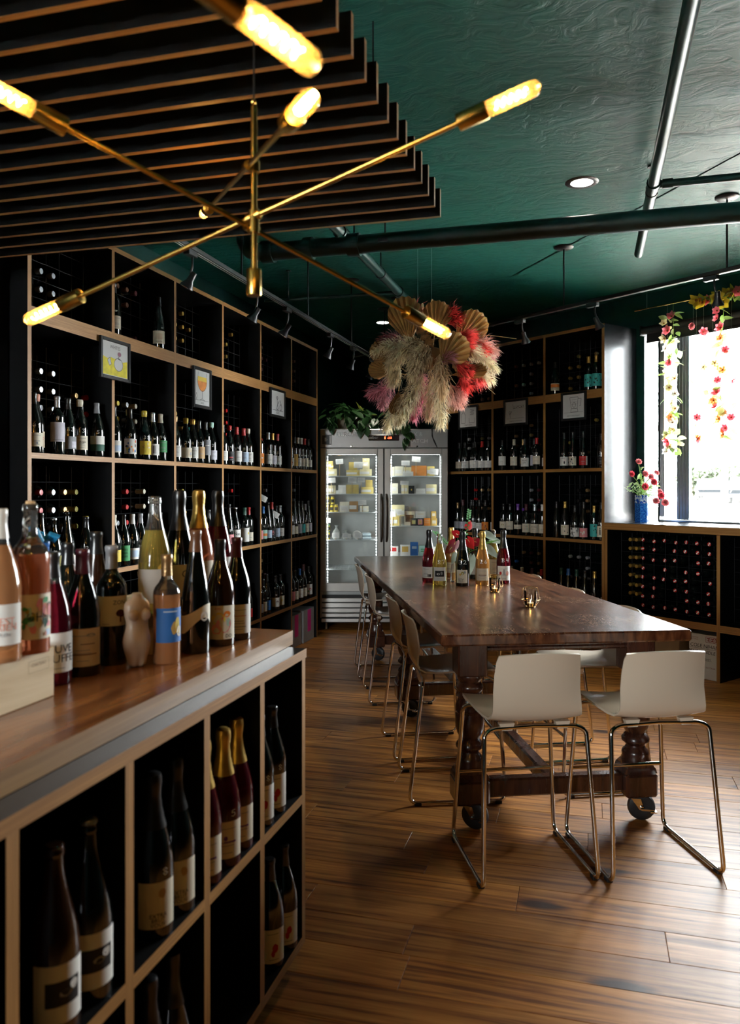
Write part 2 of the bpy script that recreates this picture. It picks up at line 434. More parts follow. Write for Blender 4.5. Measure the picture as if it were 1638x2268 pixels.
# ================================================================== OUTSIDE
GRD = M('pale_pavement', (.72, .70, .66), .85, var=.1, nscale=.6)
mb = MB()
mb.box((-60, WY + .2, -.3), (90, 120, -.06), GRD); o = struct(mb.build('street_ground'), 'pale sunlit street outside'); o.matrix_world = RM
mb = MB(); mb.box((-80, -60, -.3), (60, -3.4, -.06), GRD); struct(mb.build('forecourt_ground'), 'pale pavement outside the shop')
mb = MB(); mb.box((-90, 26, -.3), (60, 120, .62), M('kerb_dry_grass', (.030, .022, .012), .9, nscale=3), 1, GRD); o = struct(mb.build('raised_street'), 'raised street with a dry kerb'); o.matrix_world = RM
CAML = RM.inverted() @ E0
def street(u, y):
    d = RM.inverted().to_3x3() @ ray(u, HORIZON); return CAML.x + d.x * (y - CAML.y) / d.y
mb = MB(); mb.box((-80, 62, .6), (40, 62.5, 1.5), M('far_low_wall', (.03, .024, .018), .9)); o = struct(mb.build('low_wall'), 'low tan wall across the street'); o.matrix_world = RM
def crown(mb, c, r, m, n, leaf):
    for _ in range(n):
        d = Vector((random.gauss(0, 1), random.gauss(0, 1), random.gauss(0, .8))).normalized() * r * random.uniform(.35, 1)
        p = Vector(c) + d; q = Quaternion((random.random() - .5, random.random() - .5, random.random() - .5, random.random() - .5)).normalized()
        a, b = q @ Vector((leaf, 0, 0)), q @ Vector((0, leaf * .7, 0))
        mb.add([p - a, p - b, p + a, p + b], [(0, 1, 2, 3)], m)
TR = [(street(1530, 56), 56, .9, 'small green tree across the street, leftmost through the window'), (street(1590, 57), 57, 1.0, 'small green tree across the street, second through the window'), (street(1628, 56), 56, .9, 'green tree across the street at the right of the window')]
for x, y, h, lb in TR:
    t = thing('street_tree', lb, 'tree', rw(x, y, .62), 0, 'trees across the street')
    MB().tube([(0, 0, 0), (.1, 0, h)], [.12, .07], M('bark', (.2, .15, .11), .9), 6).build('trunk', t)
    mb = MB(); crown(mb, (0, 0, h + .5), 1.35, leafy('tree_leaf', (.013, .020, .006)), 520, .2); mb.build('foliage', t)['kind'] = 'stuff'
t = thing('birch_tree', 'pale autumn tree standing close outside the shop window', 'tree', rw(street(1600, 14), 14, -.06))
br = MB(); brk = M('pale_bark', (.62, .56, .48), .9)
br.tube([(0, 0, 0), (.05, 0, 2), (-.1, .1, 4.6)], [.11, .08, .03], brk, 6); br.build('trunk', t)
for k in range(9):
    a = k * 2.4; z0 = 1.8 + k * .28
    L_ = 2.6 - k * .16
    MB().tube([(0, 0, z0), (math.cos(a) * L_ * .5, math.sin(a) * L_ * .5, z0 + .5), (math.cos(a) * L_, math.sin(a) * L_, z0 + .6 + .1 * k)], [.035, .02, .008], brk, 5).build('branch', t)
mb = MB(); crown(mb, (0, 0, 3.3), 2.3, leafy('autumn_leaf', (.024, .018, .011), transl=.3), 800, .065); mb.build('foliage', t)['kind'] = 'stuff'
def car(x, y, rz, paint, lb):
    t = thing('parked_car', lb, 'car', rw(x, y, .62), RA + rz, 'cars parked across the street')
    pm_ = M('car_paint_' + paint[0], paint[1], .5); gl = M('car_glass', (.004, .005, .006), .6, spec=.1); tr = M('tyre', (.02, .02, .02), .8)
    side = [(-2.1, .35), (-2.15, .75), (-1.9, .92), (-1.35, .98), (-.75, 1.42), (.75, 1.45), (1.35, 1.0), (2.0, .86), (2.15, .6), (2.1, .35)]
    MB().prism(side, -.85, .85, pm_, Matrix.Rotation(PI / 2, 4, 'X')).build('body', t)
    wn = [(-1.2, 1.0), (-.7, 1.36), (.7, 1.39), (1.15, 1.02)]
    MB().prism(wn, -.87, .87, gl, Matrix.Rotation(PI / 2, 4, 'X')).build('side_window', t)
    MB().box((-2.17, -.7, .55), (-2.1, .7, .75), gl).build('bumper', t)
    for wx in (-1.3, 1.3):
        for s in (-1, 1): MB().lathe([(0, -.1), (.33, -.1), (.33, .1), (0, .1)], tr, 14, Matrix.Translation((wx, s * .78, .33)) @ Matrix.Rotation(PI / 2, 4, 'X')).build('wheel', t)
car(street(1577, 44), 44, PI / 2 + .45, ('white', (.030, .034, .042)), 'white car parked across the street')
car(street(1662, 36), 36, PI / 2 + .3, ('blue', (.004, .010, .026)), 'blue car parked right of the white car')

# ================================================================== CEILING FITTINGS
def ring(mb, c, ax, r0, r1, w, m):
    q = Vector((0, 0, 1)).rotation_difference(Vector(ax)).to_matrix().to_4x4()
    mb.lathe([(r0, -w / 2), (r1, -w / 2), (r1, w / 2), (r0, w / 2)], m, 14, Matrix.Translation(Vector(c)) @ q)
def pipe(label, pts, r, joints, hang, name='ceiling_pipe', fil=.12):
    t = thing(name, label, 'pipe', pts[0]); o0 = Vector(pts[0])
    P = [Vector(p) - o0 for p in pts]
    MB().tube(fillet(P, fil), r, PIPE, 14).build('tube', t)
    for c, ax, w in joints:
        m = MB(); ring(m, Vector(c) - o0, ax, r * .9, r * 1.25, w, PIPE); m.build('coupling', t)
    for c in hang:
        c = Vector(c) - o0; m = MB(); d = (P[1] - P[0]).normalized()
        ring(m, c, d, r * .98, r * 1.14, .022, BLACKMET); m.tube([c + Vector((0, 0, r)), (c.x, c.y, CEIL - o0.z + .002)], .005, BLACKMET, 6)
        m.lathe([(0, 0), (.022, 0), (.022, .008), (0, .008)], BLACKMET, 10, Matrix.Translation((c.x, c.y, CEIL - o0.z - .008))); m.build('hanger', t)
    return t
yb, zb = 4.30, 2.85
x_l = onx(0, 0, 1).x * 0 + (-1.78)
pipe('thick dark green pipe crossing the ceiling from left to right', [(-1.95, yb, CEIL - .002), (-1.95, yb, zb), (4.6, yb, zb)], .052,
     [((-1.80, yb, zb), (1, 0, 0), .07), ((-1.55, yb, zb), (1, 0, 0), .05), ((-1.28, yb, zb), (1, 0, 0), .07)], [(-1.1, yb, zb), (1.9, yb, zb)])
pipe('slim green pipe running into the room at the upper right', [(.32, .2, 3.06), (.32, 5.66, 3.06)], .029,
     [((.32, 4.39, 3.06), (0, 1, 0), .07)], [(.32, 1.6, 3.06), (.32, 4.5, 3.06)])
pipe('slim green branch pipe at the upper right edge', [(.32, 4.39, 3.06), (4.6, 4.39, 3.06)], .02, [((.39, 4.39, 3.06), (1, 0, 0), .05)], [(2.4, 4.39, 3.06)])
pipe('green pipe running back above the flower cloud', [(-1.40, 4.05, 2.97), (-1.40, 8.3, 2.97)], .033,
     [((-1.40, 4.45, 2.97), (0, 1, 0), .09), ((-1.40, 5.9, 2.97), (0, 1, 0), .06)], [(-1.40, 4.7, 2.97), (-1.40, 5.35, 2.97)])
pipe('thin green pipe crossing behind the flower cloud', [(-2.5, 5.9, 2.97), (-1.42, 5.9, 2.97)], .012, [((-2.2, 5.9, 2.97), (1, 0, 0), .05)], [(-2.3, 5.9, 2.97)])
LED = M('downlight_lens', (1, .93, .82), .5, emit=22, var=.01)
def downlight(u, v, lb, r=.062):
    p = onz(u, v, CEIL); t = thing('recessed_downlight', lb, 'ceiling light', (p.x, p.y, CEIL), 0, 'recessed ceiling downlights')
    MB().lathe([(r, -.004), (r * 1.35, -.006), (r * 1.5, -.001), (r * 1.5, .0), (r, .03)], BLACKMET, 24).build('trim_ring', t)
    MB().lathe([(0, -.003), (r, -.003), (r, .0)], LED, 24).build('lens', t)
    ld = bpy.data.lights.new('downlight_spot', 'SPOT'); ld.energy = 22; ld.spot_size = 1.9; ld.spot_blend = .7; ld.color = (1, .9, .76); ld.shadow_soft_size = .05
    lo = bpy.data.objects.new('downlight_spot', ld); col.objects.link(lo); lo.parent = t; lo.location = (0, 0, -.02)
downlight(1288, 404, 'recessed round downlight in the green ceiling near the pipes')
downlight(847, 714, 'recessed downlight far back left of the flower cloud')
# track lighting
CHR2 = M('lamp_reflector', (.6, .6, .6), .15, 1)
def track(name, label, base, ang, x0, x1, z, rods, heads, hl, canopy=True):
    t = thing(name, label, 'track', base, ang)
    MB().cbox((x0, -.018, z - .012), (x1, .018, z + .012), BLACKMET, .003).build('rail', t)
    m = MB(); [m.box((x0, y - .002, z - .0135), (x1, y + .002, z - .0115), STEEL) for y in (-.008, .008)]; m.build('conductor', t)
    for x in rods:
        m = MB(); m.tube([(x, 0, z + .01), (x, 0, CEIL - .002)], .006, BLACKMET, 8)
        m.build('suspension_rod', t)
        MB().lathe([(0, CEIL - .018), (.055, CEIL - .016), (.068, CEIL - .006), (.068, CEIL - .0005), (0, CEIL - .0005)], BLACKMET, 18, Matrix.Translation((x, 0, 0))).build('canopy', t)
    mt = Matrix.Translation(Vector(base)) @ Matrix.Rotation(ang, 4, 'Z')
    for i, (x, tilt, az) in enumerate(heads):
        h = thing('track_spotlight', hl.format(ORD[i]), 'spotlight', mt @ Vector((x, 0, z - .0135)), ang, 'track spotlights')
        MB().cbox((-.045, -.017, -.028), (.045, .017, 0), BLACKMET, .003).build('adapter', h)
        MB().tube(fillet([(.02, 0, -.02), (.02, 0, -.07), (.03, .02, -.13)], .02), .006, BLACKMET, 8).build('arm', h)
        q = Matrix.Translation((.03, .02, -.14)) @ Matrix.Rotation(az, 4, 'Z') @ Matrix.Rotation(tilt, 4, 'X')
        m = MB(); m.lathe([(0, .045), (.016, .045), (.018, .0), (.034, -.03), (.036, -.04), (.03, -.038), (.012, -.01)], BLACKMET, 16, q, mats=[BLACKMET] * 4 + [BLACKMET, CHR2]); m.build('lamp_head', h)
        MB().lathe([(0, -.034), (.029, -.034), (.028, -.028)], CHR2, 16, q).build('lens', h)
pc = onz(1248, 547, CEIL)
track('lighting_track', 'black lighting track hung before the right shelving and window', (pc.x, pc.y, 0), RA, -2.6, 3.2, 2.765, [-1.9, 0, 1.22, 2.6],
      [(-.42, .5, .2), (.25, .5, -.3), (1.12, .3, .4), (-1.2, .5, 0), (-1.8, .5, 0)], 'black spotlight, {} on the track before the right shelving')
track('lighting_track', 'black lighting track along the left shelving', (-1.9, 0, 0), PI / 2, 3.2, 8.6, 2.665, [4.15, 5.25, 6.3, 7.4],
      [(3.55, .5, .3), (4.35, .6, 0), (4.85, .6, .3), (5.75, .5, .1), (6.35, .4, 0), (6.95, .5, 0), (7.6, .5, 0)], 'black spotlight, {} along the left wall track')
# slatted baffle
SZ, SH, STH = 2.46, .10, .0185
t = thing('slatted_ceiling_baffle', 'suspended baffle of black slats with plywood edges', 'ceiling baffle', (0, 0, SZ))
SX1 = onz(975, 480, SZ).x
inv = [.985e-3 + .0620e-3 * k for k in range(-6, 12)]
d_last = onz(975, 480, SZ).y
step = onz(975, 480, SZ).y - onz(950, 430, SZ).y
step = (onz(975, 480, SZ).y - onz(748, 65, SZ).y) / 11
mb = MB(); mb.box((-2.66, -STH / 2, 0), (SX1, STH / 2, SH), M('slat_black', (.002, .002, .0025), .6, spec=.12), [0, 3], PLY_H); sme = mb.mesh('slat')
for k in range(20):
    y = d_last - step * k
    obj('slat', sme, t, (0, y, 0))
for x in (-2.3, SX1 - .25):
    m = MB(); m.box((x - .02, d_last - step * 19 - .02, SH), (x + .02, d_last + .02, SH + .03), BLACKMET); m.build('support_rail', t)
    for k in (0, 9, 18):
        y = d_last - step * k - .01
        MB().tube([(x, y, SH + .02), (x, y, CEIL - SZ)], .003, BLACKMET, 6).build('suspension_cable', t)

# ================================================================== SHELVING
BT = .028
def shelving(name, label, mat, posts, rows, depth, z0, z1, zfoot=0, wires=(), thick={}, side=None, back=True, cat='shelving', bays=None):
    """posts: centre x; rows: z of board tops; boards sit between the posts; cells are black with plywood front edges"""
    t = thing(name, label, cat); t.matrix_world = mat
    for i, x in enumerate(posts):
        m = MB(); last = side and i == len(posts) - 1
        m.box((x - BT / 2, 0, z0), (x + BT / 2, depth, z1), BLACK, 2, PLY_V)
        if last: m.m[-3] = m.mi(side)
        m.build('upright', t)
    for r, z in enumerate(rows):
        th = thick.get(r, BT)
        for j, (a, b) in enumerate(zip(posts, posts[1:])):
            if bays and r in bays and j not in bays[r]: continue
            MB().box((a + BT / 2, 0, z - th), (b - BT / 2, depth, z), BLACK, 2, PLY_H).build('shelf_board', t)
    if back:
        for a, b in zip(posts, posts[1:]): MB().box((a + BT / 2, depth - .008, z0), (b - BT / 2, depth, z1), BLACK).build('back_panel', t)
    for (j, za, zb_) in wires:
        a, b = posts[j] + .03, posts[j + 1] - .03; m = MB(); nx = int((b - a) / .1) + 1
        for yy in (.175, .40):
            for i in range(nx): m.tube([(a + i * (b - a) / (nx - 1), yy, za), (a + i * (b - a) / (nx - 1), yy, zb_ - BT)], .0022, BLACKWIRE, 4, False)
            k = 0
            while za + .012 + k * .095 < zb_ - .05:
                m.tube([(a, yy, za + .012 + k * .095), (b, yy, za + .012 + k * .095)], .0022, BLACKWIRE, 4, False); k += 1
        m.build('wire_rack', t)
    return t
BLACKWIRE = M('dark_wire', (.02, .022, .024), .4, .3)
LP = [3.255 + .6985 * i for i in range(7)]
LR = [.41, 1.02, 1.65, 2.36, 2.85]
LW = [(j, a + .002, b - BT) for j in range(6) for a, b in ((.41, 1.02), (1.02, 1.65), (1.65, 2.28), (2.36, 2.85))]
shelving('wine_shelving', 'tall black wine shelving with plywood edges along the left wall', LM, LP, LR, .455, 0, 2.85, wires=LW, thick={3: .075})
RP = [-2.016 + .672 * i for i in range(4)]; RP[-1] = -.014
shelving('wine_shelving', 'tall black wine shelving with plywood edges right of the fridge', RM, RP, [.41, 1.02, 1.65, 2.34, 2.90], .455, 0, 2.90,
         wires=[(j, a + .002, b - BT) for j in range(3) for a, b in ((.41, 1.02), (1.02, 1.65), (1.65, 2.27), (2.34, 2.90))], thick={3: .075}, side=BLACKGLOSS)
WP = [.016, 1.036, 2.06, 3.08]
shelving('wine_cabinet', 'low black wine cabinet with plywood edges under the window', RM, WP, [.437], .455, 0, 1.118, wires=[(j, .44, 1.118) for j in range(3)], cat='cabinet', thick={0: .055})
m = MB(); m.cbox((.002, -.004, 1.12), (3.1, .60, 1.18), BLACKGLOSS, .003)
wt = m.build('window_worktop'); wt.matrix_world = RM; tag(wt, 'glossy black worktop with plywood edge under the window', 'worktop')
e_ = MB(); e_.box((.004, -.0065, 1.122), (3.1, -.004, 1.177), PLY_H); e_ = e_.build('plywood_edge', wt); e_['label'] = 'plywood front edge of the worktop'
m = MB(); m.box((XL - .46, .2, 0), (XL - .1, LP[0] - .03, CEIL - .001), BLACK); struct(m.build('trim_1'), 'black panelled wall before the shelving')
# counter
KX = -.845
KM = Matrix.Translation((KX, 0, 0)) @ Matrix.Rotation(PI / 2, 4, 'Z')
KP = [2.296 - .319 * i for i in range(7)][::-1]
t = shelving('display_counter', 'low black display counter with plywood edged cells, foreground left', KM, KP, [.108, .543], .74, .08, .957, cat='counter')
MB().box((KP[0] - .014, -.004, .957), (KP[-1] + .014, .745, .985), M('dark_ledge', (.045, .042, .04), .25, .3), 2, PLY_H).build('ledge', t)
for x in (KP[0] + .1, KP[-1] - .15):
    for y in (.1, .62):
        c = MB(); c.box((x - .03, y - .025, .068), (x + .03, y + .025, .08), CHROME); c.lathe([(0, -.014), (.03, -.014), (.034, -.008), (.034, .008), (.03, .014), (0, .014)], M('caster_rubber', (.02, .02, .022), .45), 18, Matrix.Translation((x, y, .034)) @ Matrix.Rotation(PI / 2, 4, 'X'))
        c.box((x - .012, y - .019, .03), (x + .012, y - .016, .07), CHROME); c.box((x - .012, y + .016, .03), (x + .012, y + .019, .07), CHROME); c.build('caster', t)
WTW = wood('worktop_wood', [(.3, (.06, .018, .006)), (.45, (.20, .072, .022)), (.55, (.30, .12, .036)), (.7, (.40, .18, .06))], 'Y', (1.3, 11, 11), .25, coat=.3)
m = MB(); m.box((-1.62, .1, .986), (-.902, 2.352, 1.03), WTW, [3, 4], wood('worktop_edge', [(.3, (.20, .098, .032)), (.7, (.38, .215, .085))], 'Y', (1.5, 30, 60), .4))
tag(m.build('wooden_worktop'), 'polished brown wooden worktop on the display counter', 'worktop')

# ================================================================== TABLE
TZ = .875; TA = math.radians(22.0); TL, TW_ = 3.76, 1.085
NL = Vector((-.585, 3.215, 0))
TM = Matrix.Translation(NL) @ Matrix.Rotation(TA, 4, 'Z')      # x across the width, y along the length
def table_mat():
    m, nt, b = _new('old_table_wood'); L = nt.links.new
    tc = N(nt, 'ShaderNodeTexCoord'); mp = N(nt, 'ShaderNodeMapping'); mp.inputs['Scale'].default_value = (34, 4, 10); L(tc.outputs['Object'], mp.inputs['Vector'])
    nz = N(nt, 'ShaderNodeTexNoise'); nz.inputs['Scale'].default_value = 1; nz.inputs['Detail'].default_value = 8; nz.inputs['Distortion'].default_value = .5; L(mp.outputs[0], nz.inputs['Vector'])
    big = N(nt, 'ShaderNodeTexNoise'); big.inputs['Scale'].default_value = 2.4; big.inputs['Detail'].default_value = 3; L(tc.outputs['Object'], big.inputs['Vector'])
    c0 = ramp(nt, nz.outputs['Fac'], [(.3, (.026, .007, .003)), (.52, (.082, .026, .010)), (.75, (.17, .064, .025))])
    # worn flecks: short curved light scratches
    m2 = N(nt, 'ShaderNodeMapping'); m2.inputs['Scale'].default_value = (95, 42, 30); m2.inputs['Rotation'].default_value = (0, 0, .5); L(tc.outputs['Object'], m2.inputs['Vector'])
    wv = N(nt, 'ShaderNodeTexNoise'); wv.inputs['Scale'].default_value = 1; wv.inputs['Detail'].default_value = 2; wv.inputs['Distortion'].default_value = 3.2; L(m2.outputs[0], wv.inputs['Vector'])
    fl = ramp(nt, wv.outputs['Fac'], [(.605, (0, 0, 0)), (.65, (1, 1, 1))])
    bm = ramp(nt, big.outputs['Fac'], [(.40, (0, 0, 0)), (.56, (1, 1, 1))])
    mu = N(nt, 'ShaderNodeMath', operation='MULTIPLY'); L(fl, mu.inputs[0]); L(bm, mu.inputs[1])
    ge = N(nt, 'ShaderNodeNewGeometry'); sz = N(nt, 'ShaderNodeSeparateXYZ'); L(ge.outputs['Normal'], sz.inputs[0])
    m3 = N(nt, 'ShaderNodeMath', operation='MULTIPLY', use_clamp=True); L(mu.outputs[0], m3.inputs[0]); L(sz.outputs['Z'], m3.inputs[1]); mu = m3
    mix = N(nt, 'ShaderNodeMix', data_type='RGBA'); L(mu.outputs[0], mix.inputs['Factor']); L(c0, mix.inputs['A']); mix.inputs['B'].default_value = (.42, .27, .15, 1)
    L(mix.outputs['Result'], b.inputs['Base Color'])
    b.inputs['Roughness'].default_value = .27
    b.inputs['Coat Weight'].default_value = .12; b.inputs['Coat Roughness'].default_value = .16; b.inputs['Specular IOR Level'].default_value = .4
    bp = N(nt, 'ShaderNodeBump'); bp.inputs['Strength'].default_value = .02; bp.inputs['Distance'].default_value = .001
    MATS['old_table_wood'] = m; return m
TWD = table_mat()
TLEG = wood('dark_turned_wood', [(.3, (.018, .006, .004)), (.5, (.055, .018, .010)), (.72, (.11, .04, .02))], 'Z', (2.5, 22, 22), .26, coat=.35)
tb = thing('dining_table', 'long dark wooden table with turned legs on casters', 'table'); tb.matrix_world = TM
m = MB(); m.cbox((0, 0, TZ - .048), (TW_, TL, TZ), TWD, .007); m.build('tabletop', tb)
LX, LY = (.165, TW_ - .165), (.19, TL / 2, TL - .19)
for x in LX:
    m = MB(); m.cbox((x - .022, LY[0], .768), (x + .022, LY[2], TZ - .0485), TLEG, .004); m.cbox((x - .028, LY[0], .770), (x + .028, LY[2], .79), TLEG, .006); m.build('apron', tb)
for y in LY:
    m = MB(); m.cbox((LX[0], y - .022, .768), (LX[1], y + .022, TZ - .0485), TLEG, .004); m.cbox((LX[0], y - .028, .770), (LX[1], y + .028, .79), TLEG, .006); m.build('apron', tb)
leg = MB()
leg.cbox((-.064, -.064, .668), (.064, .064, TZ - .049), TLEG, .006)
pr = [(.05, .70), (.055, .664), (.056, .655), (.050, .645), (.046, .636), (.057, .624), (.060, .612), (.056, .600), (.050, .594), (.052, .585), (.058, .575), (.052, .566), (.055, .555), (.062, .535), (.063, .516), (.0605, .513), (.063, .509), (.0605, .504), (.063, .499), (.062, .44), (.055, .415), (.045, .396), (.042, .390), (.050, .382), (.061, .366), (.060, .354), (.047, .343), (.041, .335), (.044, .325), (.057, .312), (.060, .300), (.058, .288), (.064, .272), (.066, .25), (.05, .22)]
leg.lathe(pr, TLEG, 24)
leg.cbox((-.074, -.074, .12), (.074, .074, .222), TLEG, .01)
m2 = []
q = [(-.074, .222), (-.066, .245), (-.045, .262), (.045, .262), (.066, .245), (.074, .222)]
leg.prism(q, -.06, .06, TLEG, Matrix.Rotation(PI / 2, 4, 'X'))
leg.prism(q, -.06, .06, TLEG, Matrix.Rotation(PI / 2, 4, 'Z') @ Matrix.Rotation(PI / 2, 4, 'X'))
lme = leg.mesh('leg')
RUB = M('caster_rubber', (.02, .02, .022), .45)
ws = MB(); ws.lathe([(0, -.016), (.025, -.018), (.045, -.021), (.056, -.016), (.060, -.006), (.060, .006), (.056, .016), (.045, .021), (.025, .018), (0, .016)], RUB, 24, Matrix.Translation((.025, 0, .0605)) @ Matrix.Rotation(PI / 2, 4, 'X'))
wme = ws.mesh('wheel')
fk = MB(); fk.box((-.038, -.035, .114), (.038, .035, .12), CHROME); fk.lathe([(.02, .1), (.026, .104), (.026, .114)], CHROME, 16)
for s in (-1, 1): fk.prism([(-.02, .10), (.02, .10), (.035, .052), (.015, .052)], s * .0235 - .0015, s * .0235 + .0015, CHROME, Matrix.Rotation(PI / 2, 4, 'X'))
fk.lathe([(0, -.034), (.009, -.034), (.009, .034), (0, .034)], CHROME, 10, Matrix.Translation((.025, 0, .0605)) @ Matrix.Rotation(PI / 2, 4, 'X'))
fk.box((.02, -.043, .055), (.075, -.031, .062), CHROME); fk.box((.058, -.05, .05), (.085, -.024, .056), CHROME); fme = fk.mesh('fork')
for i, x in enumerate(LX):
    for y in LY:
        g = obj('leg', lme, tb, (x, y, 0))
        w_ = obj('caster_wheel', wme, g, (0, 0, 0), (0, 0, -.6 + .3 * i)); f_ = obj('caster_fork', fme, g, (0, 0, 0), (0, 0, -.6 + .3 * i))
for y in LY: MB().cbox((LX[0] + .06, y - .03, .135), (LX[1] - .06, y + .03, .215), TLEG, .008).build('stretcher', tb)
for a, b in zip(LY, LY[1:]): MB().cbox((TW_ / 2 - .03, a + .03, .14), (TW_ / 2 + .03, b - .03, .21), TLEG, .008).build('stretcher', tb)

# ================================================================== STOOLS
SHELL = M('cream_plastic_shell', (.66, .56, .44), .16, coat=.25, var=.02, nscale=2)
def shell_mesh():
    prof = [(.205, .572), (.212, .585), (.205, .597), (.17, .603), (.08, .600), (-.02, .594), (-.10, .590), (-.150, .594), (-.178, .608), (-.195, .635), (-.204, .67), (-.210, .72), (-.217, .78), (-.228, .83), (-.240, .866)]
    hw = [.170, .180, .188, .194, .196, .192, .186, .182, .178, .174, .172, .170, .168, .164, .158]
    n = 12; vs = []; fs = []; th = .008
    rows = []
    for (y, z), w in zip(prof, hw):
        r = []
        for j in range(n + 1):
            t = -1 + 2 * j / n
            e = abs(t) ** 2.2
            # the seat dishes a little, the back wraps forward at the sides
            k = max(0, min(1, (z - .61) / .1))
            r.append(Vector((t * w, y + k * e * .030, z + (1 - k) * e * .012 - (.012 * e if z > .86 else 0))))
        rows.append(r)
    K = len(rows)
    def nrm(i, j):
        a = rows[min(i + 1, K - 1)][j] - rows[max(i - 1, 0)][j]; b = rows[i][min(j + 1, n)] - rows[i][max(j - 1, 0)]
        return b.cross(a).normalized()
    for s in (0, 1):
        for i in range(K):
            for j in range(n + 1): vs.append(rows[i][j] - nrm(i, j) * th * s)
    W = n + 1; o = K * W
    for i in range(K - 1):
        for j in range(n):
            a = i * W + j; fs.append((a, a + W, a + W + 1, a + 1)); fs.append((o + a, o + a + 1, o + a + W + 1, o + a + W))
    for i in range(K - 1):
        for j in (0, n):
            a = i * W + j; fs.append((a, o + a, o + a + W, a + W) if j else (a, a + W, o + a + W, o + a))
    for j in range(n):
        a = j; fs.append((a, a + 1, o + a + 1, o + a)); a = (K - 1) * W + j; fs.append((a, o + a, o + a + 1, a + 1))
    m = MB(); m.add(vs, fs, SHELL, True); return m.mesh('shell')
shme = shell_mesh()
def frame_mesh(s):
    P = [(s * .10, .10, .585), (s * .165, .165, .578), (s * .188, .192, .56), (s * .222, .228, .0115), (s * .222, -.232, .0115), (s * .200, -.165, .555), (s * .165, -.155, .572), (0, -.150, .577)]
    m = MB(); m.tube(fillet(P, .045, 6), .0088, CHROME, 10); return m.mesh('sled_frame')
frs = [frame_mesh(-1), frame_mesh(1)]
m = MB(); m.tube([(-.2045, .2105, .285), (.2045, .2105, .285)], .008, CHROME, 10); ftme = m.mesh('footrest')
m = MB(); m.cbox((-.012, -.016, 0), (.012, .016, .014), M('black_glide', (.01, .01, .01), .5), .002); glme = m.mesh('glide')
m = MB(); m.prism([(-.02, .565), (.02, .565), (.03, .592), (-.03, .592)], -.012, .012, SHELL, Matrix.Rotation(PI / 2, 4, 'X')); bkme = m.mesh('bracket')
def stool(x, y, rz, label):
    """x, y in the table's frame; rz: which way it faces (0 = along the table)"""
    p = TM @ Vector((x, y, 0)); t = thing('bar_stool', label, 'stool', p, TA + rz, 'cream stools around the table')
    obj('shell', shme, t)
    for f in frs: obj('sled_frame', f, t)
    obj('footrest', ftme, t)
    for s in (-1, 1):
        obj('bracket', bkme, t, (s * .11, -.148, 0)); obj('bracket', bkme, t, (s * .11, .10, 0))
        for yy in (-.19, .19): obj('glide', glme, t, (s * .222, yy, 0))
stool(.298, -.125, math.radians(1.5), 'cream stool at the near table end, left of the two')
stool(.788, -.135, math.radians(1.5), 'cream stool at the near table end, right of the two')
for y, k, r in ((.665, 'nearest', -2), (1.265, 'second nearest', 1), (2.38, 'third nearest', -1), (3.10, 'farthest', -2)):
    stool(.18, y, -PI / 2 + math.radians(r), f'cream stool on the left side of the table, {k}')
for y, k, r in ((.69, 'nearest', 2), (1.42, 'second nearest', 0), (2.2, 'third nearest', 1), (2.95, 'farthest', 0)):
    stool(TW_ - .18, y, PI / 2 + math.radians(r), f'cream stool on the right side of the table, {k}')

# ================================================================== BOTTLES
PROF = {
 'b': [(0, .004), (.030, .002), (.036, 0), (.0375, .006), (.0375, .192), (.0365, .200), (.032, .211), (.022, .224), (.0155, .236), (.0140, .250), (.0136, .284), (.0150, .286), (.0152, .297), (.013, .300), (0, .300)],
 'u': [(0, .004), (.034, .002), (.040, 0), (.0415, .006), (.0415, .140), (.0405, .155), (.036, .180), (.028, .206), (.020, .230), (.0158, .250), (.0142, .266), (.0140, .286), (.0155, .288), (.0155, .297), (.013, .300), (0, .300)],
 'c': [(0, .006), (.034, .002), (.042, 0), (.044, .008), (.044, .130), (.0432, .148), (.040, .170), (.033, .200), (.0255, .228), (.0190, .256), (.0165, .276), (.0155, .298), (.0175, .300), (.0178, .306), (.0165, .309), (.0168, .316), (.014, .319), (0, .319)],
 'f': [(0, .004), (.030, .002), (.0365, 0), (.038, .006), (.038, .130), (.0365, .155), (.032, .190), (.0255, .225), (.0190, .262), (.0152, .290), (.0140, .308), (.0140, .318), (.0155, .320), (.0155, .329), (.013, .332), (0, .332)]}
def rad(kind, z):
    P = PROF[kind]
    for (r0, z0), (r1, z1) in zip(P[2:], P[3:]):
        if z0 <= z <= z1 and z1 > z0: return r0 + (r1 - r0) * (z - z0) / (z1 - z0)
    return P[-3][0]
def glass(name, c, trans=.9, rough=.03, ior=1.36): return M(name, c, rough, trans=trans, ior=ior, var=.03, coat=.3)
GL = {'dark': M('dark_bottle_glass', (.004, .006, .005), .06, spec=.8, var=.2, coat=.6),
      'brown': M('brown_bottle_glass', (.022, .008, .003), .06, spec=.8, var=.2, coat=.6),
      'red': glass('red_wine_glass', (.20, .012, .03), .8), 'rose': glass('rose_wine_glass', (.95, .30, .16), .62), 'amber': glass('amber_wine_glass', (.92, .42, .18), .65),
      'pink': glass('pink_wine_glass', (.92, .32, .18), .62), 'yellow': glass('yellow_wine_glass', (.82, .64, .14), .72), 'orange': glass('orange_wine_glass', (.95, .45, .13), .65),
      'green': glass('green_bottle_glass', (.03, .10, .035), .6), 'clear': glass('clear_glass', (.93, .95, .93), .97)}
